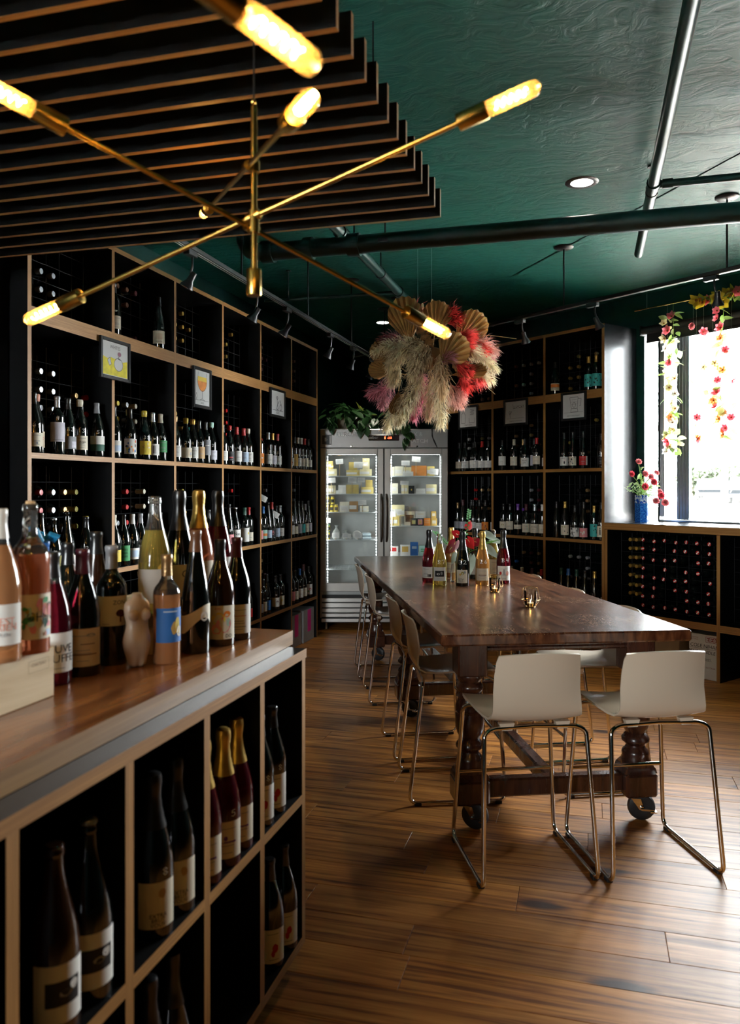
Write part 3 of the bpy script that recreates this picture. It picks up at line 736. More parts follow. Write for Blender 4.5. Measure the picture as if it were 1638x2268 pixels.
CC = {'white': (.78, .77, .73), 'cream': (.74, .68, .54), 'beige': (.66, .55, .40), 'yellow': (.72, .55, .06), 'olive': (.36, .31, .06), 'gold': (.66, .42, .10), 'red': (.50, .02, .02), 'pink': (.75, .28, .30),
      'green': (.05, .30, .10), 'dgreen': (.02, .09, .06), 'teal': (.05, .42, .40), 'blue': (.03, .16, .50), 'ltblue': (.50, .62, .78), 'lav': (.62, .60, .68), 'grey': (.30, .31, .33), 'black': (.012, .012, .013),
      'orange': (.80, .24, .03), 'purple': (.16, .05, .35), 'silver': (.62, .66, .70), 'tan': (.52, .33, .15), 'wine': (.07, .012, .02), 'mint': (.42, .66, .58), 'brown': (.16, .07, .035), 'salmon': (.80, .35, .26)}
def paper(k): return M('label_' + k, CC[k], .6, var=.05, nscale=20)
def foil(k):
    met = k in ('gold', 'silver', 'tan')
    return M('foil_' + k, CC[k], .3, .7 if met else 0, var=.1, nscale=30, bump=.15 if met else .05, bscale=120, coat=.3)
CORK = M('cork', (.55, .36, .18), .85, var=.25, nscale=90)
_G = {}
def glass_mesh(kind, g, n, fill=None):
    k = (kind, g, n, fill)
    if k not in _G:
        P = PROF[kind]; mats = None
        if fill: mats = [GL[g] if (a[1] + b[1]) / 2 < fill else GL['clear'] for a, b in zip(P, P[1:])]
        m = MB(); m.lathe(P, GL[g], n, mats=mats); _G[k] = m.mesh('bottle_glass')
    return _G[k]
def cap_mesh(kind, cap, n):
    k = (kind, cap, n, 'cap')
    if k not in _G:
        P = PROF[kind]; h = P[-1][1]; m = MB(); typ, c = (cap.split(':') + ['black'])[:2] if ':' in cap else ('foil', cap)
        e = .0009
        if typ == 'cork': m.lathe([(0, h - .012), (.0095, h - .012), (.0095, h + .004), (.008, h + .006), (0, h + .006)], CORK, n)
        elif typ == 'crown': m.lathe([(.0165, h - .004), (.0165, h + .001), (.014, h + .004), (0, h + .004)], foil(c), n)
        elif typ == 'wax':
            z0 = h - .035; m.lathe([(rad(kind, z0) + .0012, z0), (rad(kind, z0) + .0026, z0 + .003), (.0185, h - .012), (.0185, h - .002), (.016, h + .003), (0, h + .004)], foil(c), n)
        elif typ == 'spark':
            z0 = h - .098; rs = []
            for i in range(9):
                z = z0 + (h - .016 - z0) * i / 8; rs.append((rad(kind, z) + e + (.0008 if i % 2 else 0), z))
            m.lathe(rs + [(.0185, h - .014), (.0195, h - .008), (.0188, h + .004), (.0175, h + .012), (.012, h + .016), (0, h + .0165)], foil(c), n)
        else:
            z0 = h - (.058 if typ == 'foil' else .022); m.lathe([(rad(kind, z0) + e, z0), (rad(kind, h - .03) + e, h - .03), (rad(kind, h - .016) + e, h - .016), (.0162, h - .012), (.0164, h - .002), (.0145, h + .0012), (0, h + .0014)], foil(c), n)
        _G[k] = m.mesh('capsule')
    return _G[k]
def cyl(r, off=0): return lambda x, y: Vector((r * math.cos(-PI / 2 + x / r), r * math.sin(-PI / 2 + x / r), y))
def patch(mb, r, x0, x1, z0, z1, m, shape=None):
    """rectangle of width x (arc length) on the cylinder; shape(t)->(zlo,zhi) bends its edges"""
    n = max(1, int(abs(x1 - x0) / r / .16)); f = cyl(r); V = []
    for i in range(n + 1):
        x = x0 + (x1 - x0) * i / n; a, b = shape(i / n) if shape else (z0, z1); V += [f(x, a), f(x, b)]
    mb.add(V, [(2 * i, 2 * i + 2, 2 * i + 3, 2 * i + 1) for i in range(n)], m, True)
def blob(mb, r, x, z, w, h, m, n=10, wob=0):
    f = cyl(r); V = []
    for i in range(n):
        a = 2 * PI * i / n; k = 1 + wob * random.uniform(-1, 1); V.append(f(x + w * math.cos(a) * k, z + h * math.sin(a) * k))
    mb.add(V, [tuple(range(n))], m)
def label_mesh(r, lab):
    """lab: dict(c colour, z=(z0,z1), w width in m, s list of prints)"""
    m = MB(); z0, z1 = lab.get('z', (.035, .105)); w = lab.get('w', .085) / 2; R = r + .0006; R2 = r + .0010; R3 = r + .0013
    patch(m, R, -w, w, z0, z1, paper(lab['c']), lab.get('shape')); H = z1 - z0
    for s in lab.get('s', [('l',)]):
        k = s[0]
        if k == 'l':                                   # lines of small print
            c = paper(s[1] if len(s) > 1 else 'grey')
            for i, (t, ww) in enumerate(((.80, .5), (.42, .34), (.34, .40), (.14, .28))): patch(m, R2, -w * ww, w * ww, z0 + H * t, z0 + H * t + .0018, c)
        elif k == 't':                                 # ('t', text, x frac, z frac, size, colour)
            f = cyl(R3); put_text(m, s[1], paper(s[5]) if s[5] != 'ink' else INK, lambda x, y, s=s, f=f: f(w * s[2] + x, z0 + H * s[3] + y), s[4])
        elif k == 'r':                                 # ('r', x0, x1, z0, z1, colour) in label fractions
            patch(m, R2, w * s[1], w * s[2], z0 + H * s[3], z0 + H * s[4], paper(s[5]))
        elif k == 'o':                                 # ('o', x, z, w, h, colour)
            blob(m, R3 if len(s) > 6 else R2, w * s[1], z0 + H * s[2], s[3], s[4], paper(s[5]), 12, .12 if len(s) > 6 else 0)
        elif k == 'rnd':
            for i in range(s[1]): blob(m, R2 + .0001 * i, w * random.uniform(-.8, .8), z0 + H * random.uniform(.1, .9), random.uniform(.003, .009), random.uniform(.004, .012), paper(random.choice(s[2])), 7, .3)
    return m
MARK = M('white_paint_pen', (.88, .88, .86), .5, var=.02); MARKP = M('pink_paint_pen', (.9, .2, .35), .5, var=.02)
def mark_mesh(kind, word, z, size, x=0, m_=None):
    m = MB(); f = lambda a, b: (lambda r: Vector((r * math.cos(-PI / 2 + (a + x) / .036), r * math.sin(-PI / 2 + (a + x) / .036), z + b)))(rad(kind, z + b) + .0016)
    strokes(m, word, m_ or MARK, f, size, size * .04); return m
def bottle(loc, face, kind, g, cap, lab, price, label, group, n=16, fill=None, name=None, zmark=None, msize=.018, mx=0, scale=1.0, cat='bottle'):
    nm = name or ('sparkling_wine_bottle' if kind == 'c' else 'wine_bottle')
    o = obj(nm, glass_mesh(kind, g, n, fill), None, loc, (0, 0, face + PI / 2)); o.scale = (scale,) * 3
    tag(o, label, cat, group)
    if cap: obj('capsule' if not cap.startswith('cork') else 'cork', cap_mesh(kind, cap, n), o)
    if lab:
        for L_ in (lab if isinstance(lab, list) else [lab]): label_mesh(PROF[kind][4][0], L_).build('label', o)
    if price:
        zt = (lab[0] if isinstance(lab, list) else lab or {}).get('z', (.035, .105))[1]
        mark_mesh(kind, price, zmark or max(zt + .012, .125), msize, mx).build('price_mark', o)
    return o
# ---- bottles standing on the shelves: (u in the photo's frame, kind, cap, label colour, prints, price)
def T(s, x=0, z=.55, size=.016, c='ink'): return ('t', s, x, z, size, c)
LN = ('l',)
STAND_L = {
 (1, 1): [(263, 'b', 'black', 'cream', [LN], 's'), (367, 'f', 'black', 'cream', [T('MALOC', 0, .12, .012), ('r', -.5, .5, .35, .8, 'beige')], None)],
 (2, 0): [(84, 'u', 'black', 'cream', [LN, ('o', 0, .25, .006, .006, 'grey')], '41'), (108, 'u', 'wax:salmon', 'beige', [T('PEDRO', .2, .5, .018, 'red'), LN], '43'), (136, 'b', 'silver', 'lav', [('r', -.6, .6, .08, .11, 'grey')], '4', (.065, .165)), (161, 'u', 'black', 'grey', [('r', .1, .9, .1, .6, 'lav'), LN], '33'),
            (190, 'u', 'wax:cream', 'cream', [T('Argio', .1, .5, .016), LN], '13'), (212, 'b', 'black', 'dgreen', [LN], '16'), (234, 'u', 'grey', 'dgreen', [('r', -1, 1, .45, 1, 'white')], '5')],
 (2, 1): [(262, 'u', 'black', 'white', [('r', -.2, 1, .1, .6, 'ltblue'), ('r', -.9, -.2, .5, .8, 'teal')], 's'), (277, 'b', 'black', 'lav', [LN], '4'), (297, 'u', 'black', 'white', [('rnd', 16, ['red', 'blue', 'yellow', 'orange', 'black'])], '4', (.03, .12)), (311, 'u', 'wax:cream', 'beige', [T('ORENIA', 0, .72, .013), LN], '5', (.02, .13)), (331, 'u', 'wax:yellow', 'yellow', [('rnd', 9, ['gold', 'olive', 'cream'])], '35'), (352, 'u', 'silver', 'white', [('r', -.2, -.05, .15, .85, 'black'), ('r', .1, .2, .15, .85, 'grey')], 's'), (372, 'u', 'cream', 'green', [LN], '46', (.055, .13))],
 (2, 2): [(397, 'u', 'wax:tan', 'white', [LN], '8'), (405, 'u', 'black', 'cream', [LN], '3'), (421, 'u', 'wax:yellow', 'cream', [('r', -.1, .8, .1, .75, 'beige'), ('r', .2, .7, .25, .55, 'blue')], '24'), (437, 'u', 'wax:gold', 'white', [T('MORNAG', 0, .6, .011), LN], '4'), (452, 'u', 'black', 'tan', [LN], '3'), (468, 'b', 'black', 'grey', [('r', -.5, .5, .6, .66, 'white')], None, (.06, .17)), (483, 'u', 'wax:mint', 'lav', [LN], '2')],
 (2, 3): [(502, 'u', 'black', 'white', [LN], '4'), (517, 'u', 'wax:red', 'black', [('r', -.4, .4, .3, .4, 'red'), LN], '9'), (534, 'u', 'red', 'white', [LN], '4'), (551, 'u', 'red', 'ltblue', [LN], '2'), (562, 'u', 'wax:cream', 'white', [T('BOY', 0, .65, .016), LN], '3')],
 (2, 4): [(584, 'b', 'black', 'orange', [('r', -.5, .5, .5, .6, 'white')], '5'), (591, 'u', 'wax:red', 'cream', [T('BAY', 0, .6, .018), LN], '3'), (603, 'b', 'silver', 'white', [LN], '2'), (613, 'b', 'gold', 'lav', [LN], '1'), (625, 'b', 'red', 'white', [LN], '5')],
 (2, 5): [(651, 'b', 'red', 'white', [('o', .2, .4, .008, .008, 'red')], '4'), (660, 'b', 'black', 'gold', [LN], '3', (.03, .14)), (668, 'b', 'white', 'white', [LN], '4'), (676, 'b', 'white', 'cream', [LN], 's'), (684, 'b', 'red', 'cream', [LN], 's'), (693, 'b', 'black', 'white', [LN], '5')],
 (3, 0): [(100, 'f', 'black', None, [], 's'), (128, 'u', 'crown:silver', 'olive', [LN], 's'), (158, 'f', 'cork:', 'cream', [LN], '5'), (180, 'u', 'black', 'white', [T('DANTO', 0, .75, .014), ('r', -.5, .0, .2, .5, 'grey')], '3'), (206, 'u', 'black', 'brown', [], 'h'), (221, 'u', 'yellow', 'cream', [LN], '7', (.03, .12))],
 (3, 1): [(262, 'u', 'cream', 'yellow', [LN], '4'), (283, 'u', 'black', 'green', [T('MISU', .1, .68, .017), T('BRIEI', .1, .45, .017), T('BEIFF', .1, .22, .017)], '3', (.03, .12)), (303, 'u', 'white', 'white', [('r', -.7, .7, .2, .8, 'ltblue')], '4'), (322, 'u', 'grey', 'white', [LN], '40'), (352, 'u', 'black', 'cream', [LN], '3'), (371, 'u', 'black', 'pink', [LN], '5')],
 (3, 2): [(396, 'u', 'tan', 'cream', [LN], '5'), (418, 'b', 'gold', 'cream', [LN], 's'), (437, 'b', 'black', 'white', [LN], '3'), (456, 'u', 'tan', 'cream', [LN], '7'), (476, 'u', 'black', 'white', [LN], '4')],
 (3, 3): [(500, 'f', 'black', 'white', [LN], '8'), (516, 'f', 'black', 'pink', [LN], '8'), (531, 'u', 'crown:white', 'white', [T('Nac', 0, .5, .034)], '33', (.05, .135)), (541, 'u', 'black', 'white', [('r', -1, 1, 0, .2, 'red'), ('r', -.3, .3, .4, .6, 'pink')], '17'), (553, 'b', 'dgreen', 'white', [('o', .4, .6, .008, .01, 'yellow')], '8', (.03, .14)), (563, 'b', 'red', 'cream', [LN], '3')],
 (3, 4): [(582, 'b', 'black', 'pink', [LN], '3'), (591, 'b', 'blue', 'mint', [('r', -.8, .8, .3, .6, 'orange')], '4'), (602, 'f', 'black', 'ltblue', [LN], '3'), (611, 'f', 'red', 'black', [('o', 0, .5, .01, .02, 'pink')], None), (621, 'b', 'black', 'ltblue', [LN], '3'), (631, 'b', 'silver', 'white', [LN], '13')],
 (3, 5): [(652, 'b', 'black', 'white', [LN], 's'), (660, 'f', 'black', 'cream', [LN], 's'), (669, 'f', 'black', 'grey', [LN], 's'), (677, 'f', 'black', 'teal', [LN], 's'), (685, 'b', 'grey', 'cream', [LN], 's'), (693, 'f', 'black', 'lav', [LN], 's')],
 (4, 3): [(512, 'u', 'black', 'white', [LN], '4'), (530, 'u', 'black', 'cream', [LN], '4'), (561, 'u', 'cork:', 'white', [('r', 0, 1, 0, 1, 'red'), LN], '4')],
 (4, 4): [(583, 'b', 'red', 'ltblue', [LN], 's'), (591, 'b', 'black', 'cream', [LN], 's'), (599, 'f', 'black', 'blue', [LN], 's'), (607, 'f', 'wine', 'blue', [LN], 's'), (620, 'b', 'black', 'white', [('o', .2, .55, .01, .01, 'wine')], 's'), (632, 'b', 'black', 'cream', [('o', 0, .5, .008, .01, 'yellow')], 's')],
 (4, 5): [(653, 'b', 'black', 'pink', [LN], 's'), (661, 'b', 'black', 'cream', [LN], 's'), (672, 'b', 'blue', 'white', [LN], 's'), (681, 'f', 'wine', 'cream', [LN], 's'), (694, 'b', 'black', 'white', [('o', .1, .5, .012, .015, 'red'), ('o', -.3, .3, .008, .01, 'green')], 's', (.03, .13))]}
STAND_R = {
 (1, 2): [(1218, 'u', 'black', 'cream', [('r', -1, 1, .45, .9, 'orange'), LN], None), (1299, 'b', 'gold', 'teal', [('rnd', 8, ['black', 'dgreen'])], None, (.03, .14)), (1317, 'b', 'gold', 'teal', [('rnd', 8, ['black', 'dgreen'])], None, (.03, .14)), (1333, 'b', 'gold', 'teal', [('rnd', 8, ['black', 'dgreen'])], None, (.03, .14))],
 (2, 0): [(1008, 'u', 'black', 'beige', [LN], None), (1022, 'u', 'black', 'white', [LN], '85'), (1034, 'u', 'black', 'white', [LN], '85'), (1047, 'u', 'black', 'white', [LN], '85'), (1063, 'u', 'red', 'white', [LN], '5'), (1077, 'b', 'black', 'white', [LN], '2')],
 (2, 1): [(1102, 'b', 'black', 'white', [LN], '8', (.05, .14)), (1131, 'b', 'cream', 'cream', [LN], '6', (.045, .13)), (1144, 'b', 'tan', 'black', [('r', -.4, .4, .2, .8, 'gold')], '35', (.04, .15)), (1157, 'u', 'black', 'white', [T('NDIS', 0, .6, .02), T('DIV', 0, .35, .02)], '38'), (1170, 'b', 'black', 'lav', [T('TEAL', 0, .6, .014)], '9', (.04, .14)), (1184, 'b', 'red', 'cream', [LN], '135', (.05, .13)), (1197, 'b', 'black', 'white', [LN], '121')],
 (2, 2): [(1241, 'f', 'black', 'white', [T('DRAH', 0, .78, .012), ('o', .2, .35, .006, .014, 'black')], '45', (.03, .11)), (1262, 'f', 'black', 'cream', [('rnd', 10, ['grey', 'black'])], '73', (.03, .11)), (1287, 'f', 'black', 'red', [('r', .6, 1, 0, 1, 'white'), LN], '38', (.03, .11)), (1332, 'b', 'black', 'black', [LN], '35')],
 (3, 0): [(1004, 'b', 'tan', 'grey', [LN], 's'), (1017, 'f', 'wine', 'lav', [LN], 's'), (1029, 'f', 'black', 'white', [LN], 's'), (1042, 'f', 'black', 'white', [LN], 's'), (1056, 'f', 'black', 'white', [LN], 's'), (1070, 'f', 'black', 'orange', [('rnd', 6, ['red', 'brown'])], 's'), (1082, 'b', 'white', 'white', [LN], 's')],
 (3, 1): [(1105, 'b', 'black', 'cream', [('o', 0, .5, .014, .012, 'olive')], '35', (.06, .125)), (1121, 'b', 'black', 'cream', [LN], '32', (.05, .13)), (1140, 'b', 'purple', 'cream', [LN], '27', (.06, .10)), (1160, 'u', 'wine', 'cream', [T('UVA', 0, .6, .014), LN], None), (1180, 'u', 'silver', 'cream', [T('MOOKA', 0, .6, .016), LN], '50'), (1197, 'b', 'white', 'cream', [LN], None)],
 (3, 2): [(1222, 'f', 'black', None, [], '12'), (1243, 'f', 'gold', 'cream', [('rnd', 5, ['black', 'olive'])], None, (.03, .12)), (1267, 'u', 'black', 'white', [('rnd', 12, ['black', 'black', 'grey'])], '12', (.02, .10)), (1288, 'f', 'black', 'pink', [('rnd', 9, ['white', 'white', 'salmon'])], '32', (.02, .10)), (1312, 'b', 'gold', 'teal', [('rnd', 9, ['black', 'dgreen'])], 's', (.03, .14)), (1332, 'f', 'black', 'cream', [('r', -.1, .1, .2, .7, 'black'), ('o', 0, .8, .006, .006, 'black')], '14', (.03, .125))],
 (4, 1): [(1105, 'b', 'silver', 'white', [LN], None), (1125, 'b', 'silver', 'white', [LN], None), (1150, 'b', 'white', 'white', [LN], None), (1174, 'b', 'wine', 'white', [LN], None), (1195, 'b', 'red', 'cream', [LN], None)],
 (4, 2): [(1234, 'f', 'dgreen', 'white', [LN], 's'), (1251, 'f', 'blue', 'white', [LN], 's'), (1271, 'f', 'dgreen', 'white', [LN], 's'), (1291, 'f', 'black', 'white', [LN], 's'), (1313, 'f', 'gold', 'white', [LN], '35'), (1334, 'f', 'black', 'white', [LN], 's')]}
CAPW = {'wax': 'wax', 'crown': 'crown cap', 'cork': 'bare cork', 'spark': 'foil', 'foil': 'capsule'}
CNAME = {'lav': 'pale grey', 'ltblue': 'pale blue', 'dgreen': 'dark green', 'wine': 'wine-red', 'mint': 'mint', 'salmon': 'salmon'}
ROWN = {1: 'top row', 2: 'second row', 3: 'third row', 4: 'fourth row'}
ROWZ = {1: 2.36, 2: 1.65, 3: 1.02, 4: .41}
def cn(c): return CNAME.get(c, c)
def stand(data, mat, side, name, base_deg):
    inv_ = mat.inverted(); d2 = (mat.to_3x3() @ Vector((1, 0, 0)))
    for (row, c), lst in data.items():
        pl = (LP if side == 'l' else RP)[c:c + 2]; placed = []
        uu = [CXP + FPX * w_.xy.dot(RGT) / w_.xy.dot(FWD) for w_ in (mat @ Vector((pl[0] + .014, 0, 0)), mat @ Vector((pl[1] - .014, 0, 0)))]
        def spot(u, y, r_): return Vector((pl[0] + .016 + r_ + (pl[1] - pl[0] - .032 - 2 * r_) * min(1, max(0, (u - uu[0]) / (uu[1] - uu[0]) * 1.06 - .03)), y, 0))
        for i, e in enumerate(lst):
            u, kind, cap, lc, prints, price = e[:6]; z = ROWZ[row] if side == 'l' or row > 1 else 2.34
            r_ = PROF[kind][4][0]; best = None
            for y in (.048, .098, .048):                        # close neighbours stand a little behind one another
                q = spot(u, y, r_)
                gap = min([math.hypot(q.x - a.x, q.y - a.y) - r_ - ra for a, ra in placed] or [1])
                if best is None or gap > best[0]: best = (gap, q)
                if gap > .001: break
            g_, q = best
            while placed and g_ < .001 and q.x < pl[1] - .017 - r_:
                q.x += .002; g_ = min(math.hypot(q.x - a.x, q.y - a.y) - r_ - ra for a, ra in placed)
            if placed and g_ < -.004: continue
            placed.append((q, r_)); w = mat @ q; w.z = z + .0005
            to = math.atan2(-w.y, -w.x); nrm_ = math.atan2(*(mat.to_3x3() @ Vector((0, -1, 0))).yx)
            face = nrm_ + (((to - nrm_ + PI) % (2 * PI)) - PI) * .75 + random.uniform(-.18, .18)
            typ, cc_ = cap.split(':') if ':' in cap else ('foil', cap)
            capw = CAPW[typ] if typ == 'cork' else cn(cc_) + ' ' + {'wax': 'wax', 'crown': 'crown', 'foil': 'cap'}[typ]
            lab = None if lc is None else dict(c=lc, s=prints, w=random.uniform(.085, .10), z=e[6] if len(e) > 6 else (.032, .032 + random.uniform(.065, .085)))
            lw = f'{cn(lc)} label' if lc else 'no front label'
            lb = f'wine bottle, {capw}, {lw}, {ORD[i]} from left, {ROWN[row]}, {ORD[c]} column, {name}'
            bottle(w, face, kind, 'dark', cap, lab, price, lb, f'bottles standing on the {name}', n=14, msize=.019)
stand(STAND_L, LM, 'l', 'left shelving', 0)
stand(STAND_R, RM, 'r', 'right shelving', 0)
# ---- bottles lying in the racks, necks to the room
def lie_mesh(c, n=12): return glass_mesh('b', 'dark', n), cap_mesh('b', c if c in ('olive', 'gold', 'cream') else 'short:' + c, n)
def put_lying(mat, x, y, z, cap, label, group, roll=0):
    q = mat @ Matrix.Translation((x, y + .3005, z)) @ Matrix.Rotation(PI / 2, 4, 'X')
    g, k = lie_mesh(cap); o = obj('lying_wine_bottle', g); o.matrix_world = q; tag(o, label, 'bottle', group); obj('capsule', k, o)
def rw_cap():
    """striped red and white screw-cap top"""
    k = 'rwcap'
    if k not in _G:
        m = MB(); h = .300; m.lathe([(.0146, h - .05), (.0150, h - .012), (.0158, h - .002), (.0150, h + .001)], foil('black'), 12); Z = h + .0015
        m.lathe([(0, Z), (.0152, Z), (.0152, Z - .003)], foil('red'), 12)
        m.add([(-.0135, -.0045, Z + .0004), (.0135, -.0045, Z + .0004), (.0135, .0045, Z + .0004), (-.0135, .0045, Z + .0004)], [(0, 1, 2, 3)], foil('white'))
        _G[k] = m.mesh('capsule')
    return _G[k]
# stacks: (row, column) -> [(position in the cell 0..6, cap, tiers)]
RACK_L = {(2, 0): [(2, 'silver', (1, 2, 3, 4)), (3, 'silver', (1, 2, 3, 4)), (5, 'tan', (3,)), (6, 'red', (3, 2))],
          (3, 0): [(2, 'red', (3, 4)), (3, 'silver', (2, 3, 4)), (4, 'tan', (2, 3, 4)), (5, 'olive', (2, 3, 4)), (1, 'silver', (2, 3))],
          (1, 0): [(2, 'silver', (2, 1)), (3, 'silver', (1, 2)), (5, 'silver', (1,))],
          (2, 1): [(2, 'yellow', (1, 2, 3)), (3, 'silver', (1, 2, 3)), (4, 'cream', (1, 2, 3)), (1, 'cream', (2, 1))],
          (3, 1): [(1, 'gold', (3, 4)), (2, 'silver', (2,)), (3, 'red', (2, 3, 4)), (5, 'cream', (3, 4))],
          (1, 1): [(2, 'brown', (3, 3)), (3, 'brown', (2, 3)), (1, 'cream', (2, 1)), (4, 'wine', (0, 3)), (2, 'cream', (1,))],
          (2, 2): [(1, 'yellow', (2,)), (2, 'gold', (1, 2, 3)), (3, 'gold', (2,)), (4, 'teal', (2,))],
          (3, 2): [(1, 'cream', (2, 3, 4)), (2, 'cream', (3, 4)), (3, 'olive', (4,))]}
seen = set(); nly = 0
for (row, c), stacks in RACK_L.items():
    ct = {}
    for i, cap, tiers in stacks:
        for t_ in tiers:
            if (row, c, i, t_) in seen: continue
            seen.add((row, c, i, t_)); x = LP[c] + .075 + .098 * i; z = ROWZ[row] + .055 + .095 * t_
            put_lying(LM, x, .145, z, cap, f'lying bottle, {cn(cap)} cap, {ORD[t_]} tier, {ORD[i - 1]} place, {ROWN[row]}, {ORD[c]} column, left shelving', 'bottles lying in the left racks'); nly += 1
for r in range(8):
    for c in range(9):
        gold = c < 2
        if (not gold and random.random() < .12) or (gold and r > 6): continue
        x = .155 + .062 * c if gold else .315 + .098 * (c - 2)
        if x > .98: continue
        z = .495 + .078 * (7 - r) + (random.uniform(-.006, .006))
        lb = f'lying bottle with {"gold cork end" if gold else "striped red white cap"}, rack under window, {ORD[r]} row down, {ORD[c]} across'
        if gold: put_lying(RM, x, .142, z, 'gold', lb, 'bottles lying under the window')
        else:
            q = RM @ Matrix.Translation((x + random.uniform(-.008, .008), .10 + .3005, z)) @ Matrix.Rotation(PI / 2, 4, 'X') @ Matrix.Rotation(random.uniform(.2, 1.6), 4, 'Z')
            o = obj('lying_wine_bottle', glass_mesh('b', 'dark', 12)); o.matrix_world = q; tag(o, lb, 'bottle', 'bottles lying under the window'); obj('capsule', rw_cap(), o)
# the remaining far bottles in the racks, too many and too small to pick apart
far = MB()
def far_bottle(mat, x, y, z, cap, n=9):
    q = mat @ Matrix.Translation((x, y + .3005, z)) @ Matrix.Rotation(PI / 2, 4, 'X')
    P = [(0, 0), (.037, .001), (.0375, .19), (.032, .211), (.0155, .236), (.0136, .284)]
    far.lathe(P, GL['dark'], n, q); far.lathe([(.0145, .272), (.0152, .29), (.0145, .3), (0, .3003)], foil(cap), n, q)
def fill_cell(mat, x0, row, tiers, caps, places, zrow=None, keep=.8):
    for i in places:
        cp = random.choice(caps)
        for t_ in tiers:
            if random.random() < keep: far_bottle(mat, x0 + .075 + .098 * i, .145, (zrow or ROWZ[row]) + .055 + .095 * t_, cp)
for c, (r1, r2, r3) in {2: (['gold'], None, None), 3: (['gold'], ['red'], ['red', 'cream']), 4: (['silver', 'wine'], ['red', 'silver'], ['red', 'grey']), 5: (['brown'], ['silver', 'wine'], ['grey', 'silver'])}.items():
    fill_cell(LM, LP[c], 1, (1, 2, 3), r1, (1, 2, 3, 4), keep=.6)
    if r2: fill_cell(LM, LP[c], 2, (2, 3, 4), r2, (1, 2, 3), keep=.6)
    if r3: fill_cell(LM, LP[c], 3, (2, 3, 4), r3, (1, 2, 4), keep=.8)
    fill_cell(LM, LP[c], 4, (1, 2, 3, 4), ['red', 'silver', 'tan'], (1, 2, 3), keep=.6)
for c, (r1, r2, r3) in {0: (['brown'], ['tan', 'grey'], ['olive', 'red', 'silver', 'tan']), 1: (['grey', 'brown'], ['tan', 'brown'], ['purple', 'wine', 'silver', 'grey']), 2: (['gold', 'tan'], ['tan', 'gold'], ['gold', 'tan', 'black'])}.items():
    fill_cell(RM, RP[c], 1, (0, 1, 2, 3), r1, (1, 2, 3, 4), 2.34, .55)
    fill_cell(RM, RP[c], 2, (1, 2, 3, 4), r2, (1, 3, 4, 5), keep=.55)
    fill_cell(RM, RP[c], 3, (2, 3, 4), r3, (2, 3, 4, 5), keep=.8)
    fill_cell(RM, RP[c], 4, (1, 2, 3, 4), ['grey', 'wine', 'tan', 'blue'], (1, 2, 3, 4, 5), keep=.7)
fo = far.build('racked_wine_bottles'); fo['kind'] = 'stuff'; tag(fo, 'many small dark wine bottles lying in the far shelf racks', 'bottles')

# ---- bottles on and in the counter
KZ = 1.0305
def ktop(u, v, z=KZ): 
    p = onz(u, v, z); p.z = z; return p
CAMF = lambda p, k=1.0, off=0: math.atan2(-p.y, -p.x) + off
PINE = wood('pine_crate', [(.3, (.48, .33, .17)), (.5, (.62, .46, .26)), (.72, (.70, .54, .33))], 'Y', (1.5, 20, 20), .6)
def crate(label, x0, x1, y0, y1, z, h, words=None):
    t = thing('wooden_crate', label, 'crate', ((x0 + x1) / 2, (y0 + y1) / 2, z))
    a, b = (x1 - x0) / 2, (y1 - y0) / 2; w = .012
    for s in (-1, 1):
        MB().cbox((s * a - (w if s > 0 else 0), -b, 0), (s * a + (0 if s > 0 else w), b, h), PINE, .0015).build('side_board', t)
        MB().cbox((-a + w, s * b - (w if s > 0 else 0), 0), (a - w, s * b + (0 if s > 0 else w), h), PINE, .0015).build('end_board', t)
    MB().cbox((-a + w, -b + w, h - .012), (a - w, b - w, h - .001), PINE, .0015).build('lid', t)
    MB().box((-a + w, -b + w, 0), (a - w, b - w, .008), PINE).build('base_board', t)
    if words:
        m = MB(); st = M('brand_mark', (.30, .20, .11), .7); f = lambda x, y: Vector((a + .0004, b - .05 + x, h - .03 + y))
        put_text(m, 'CHATEAU', st, f, .010)
        for q in ((-.032, .032, -.012, -.0112), (-.032, .032, .012, .0128), (-.032, -.0312, -.012, .0128), (.0312, .032, -.012, .0128)):
            m.add([f(q[0], q[2]), f(q[1], q[2]), f(q[1], q[3]), f(q[0], q[3])], [(0, 1, 2, 3)], st)
        m.build('stamp', t)
    return t
cr = ktop(120, 1540); CH = .106
crate('pale pine wine crate lying on the counter at the left edge', cr.x - .30, cr.x, cr.y - .52, cr.y, KZ, CH, True)
crate('pine crate behind the counter bottles, hidden by them', -1.42, -1.0855, 1.90, 2.345, KZ, .107)
GC = 'bottles on the counter'
def cb(u, v, kind, g, cap, lab, label, z=KZ, fill=None, off=0, price=None, scale=1, push=None):
    p = ktop(u, v, z) if push is None else online(u, HORIZON, push, (0, 1)); p.z = z
    return bottle(p, CAMF(p, 1, off), kind, g, cap, lab, price, label, GC, n=28, fill=fill, scale=scale)
CT = KZ + CH + .0005
cb(-2, 1462, 'u', 'amber', 'white', dict(c='white', w=.10, z=(.035, .115), s=[T('EST', .3, .5, .02, 'salmon'), T('RIEN', .3, .36, .02, 'salmon'), T('PLEIN', .2, .22, .009, 'grey')]), 'amber rose bottle with white label standing on the pine crate, leftmost', CT, .22)
cb(67, 1443, 'b', 'rose', 'cork:', dict(c='cream', w=.10, z=(.03, .12), s=[('rnd', 26, ['green', 'dgreen', 'olive', 'mint', 'salmon', 'pink']), T('CHIN', .35, .40, .026), ('r', .55, .85, .06, .2, 'ltblue')]), 'coral rose bottle with leafy print label standing on the pine crate', CT, .20, off=.15, scale=1.03)
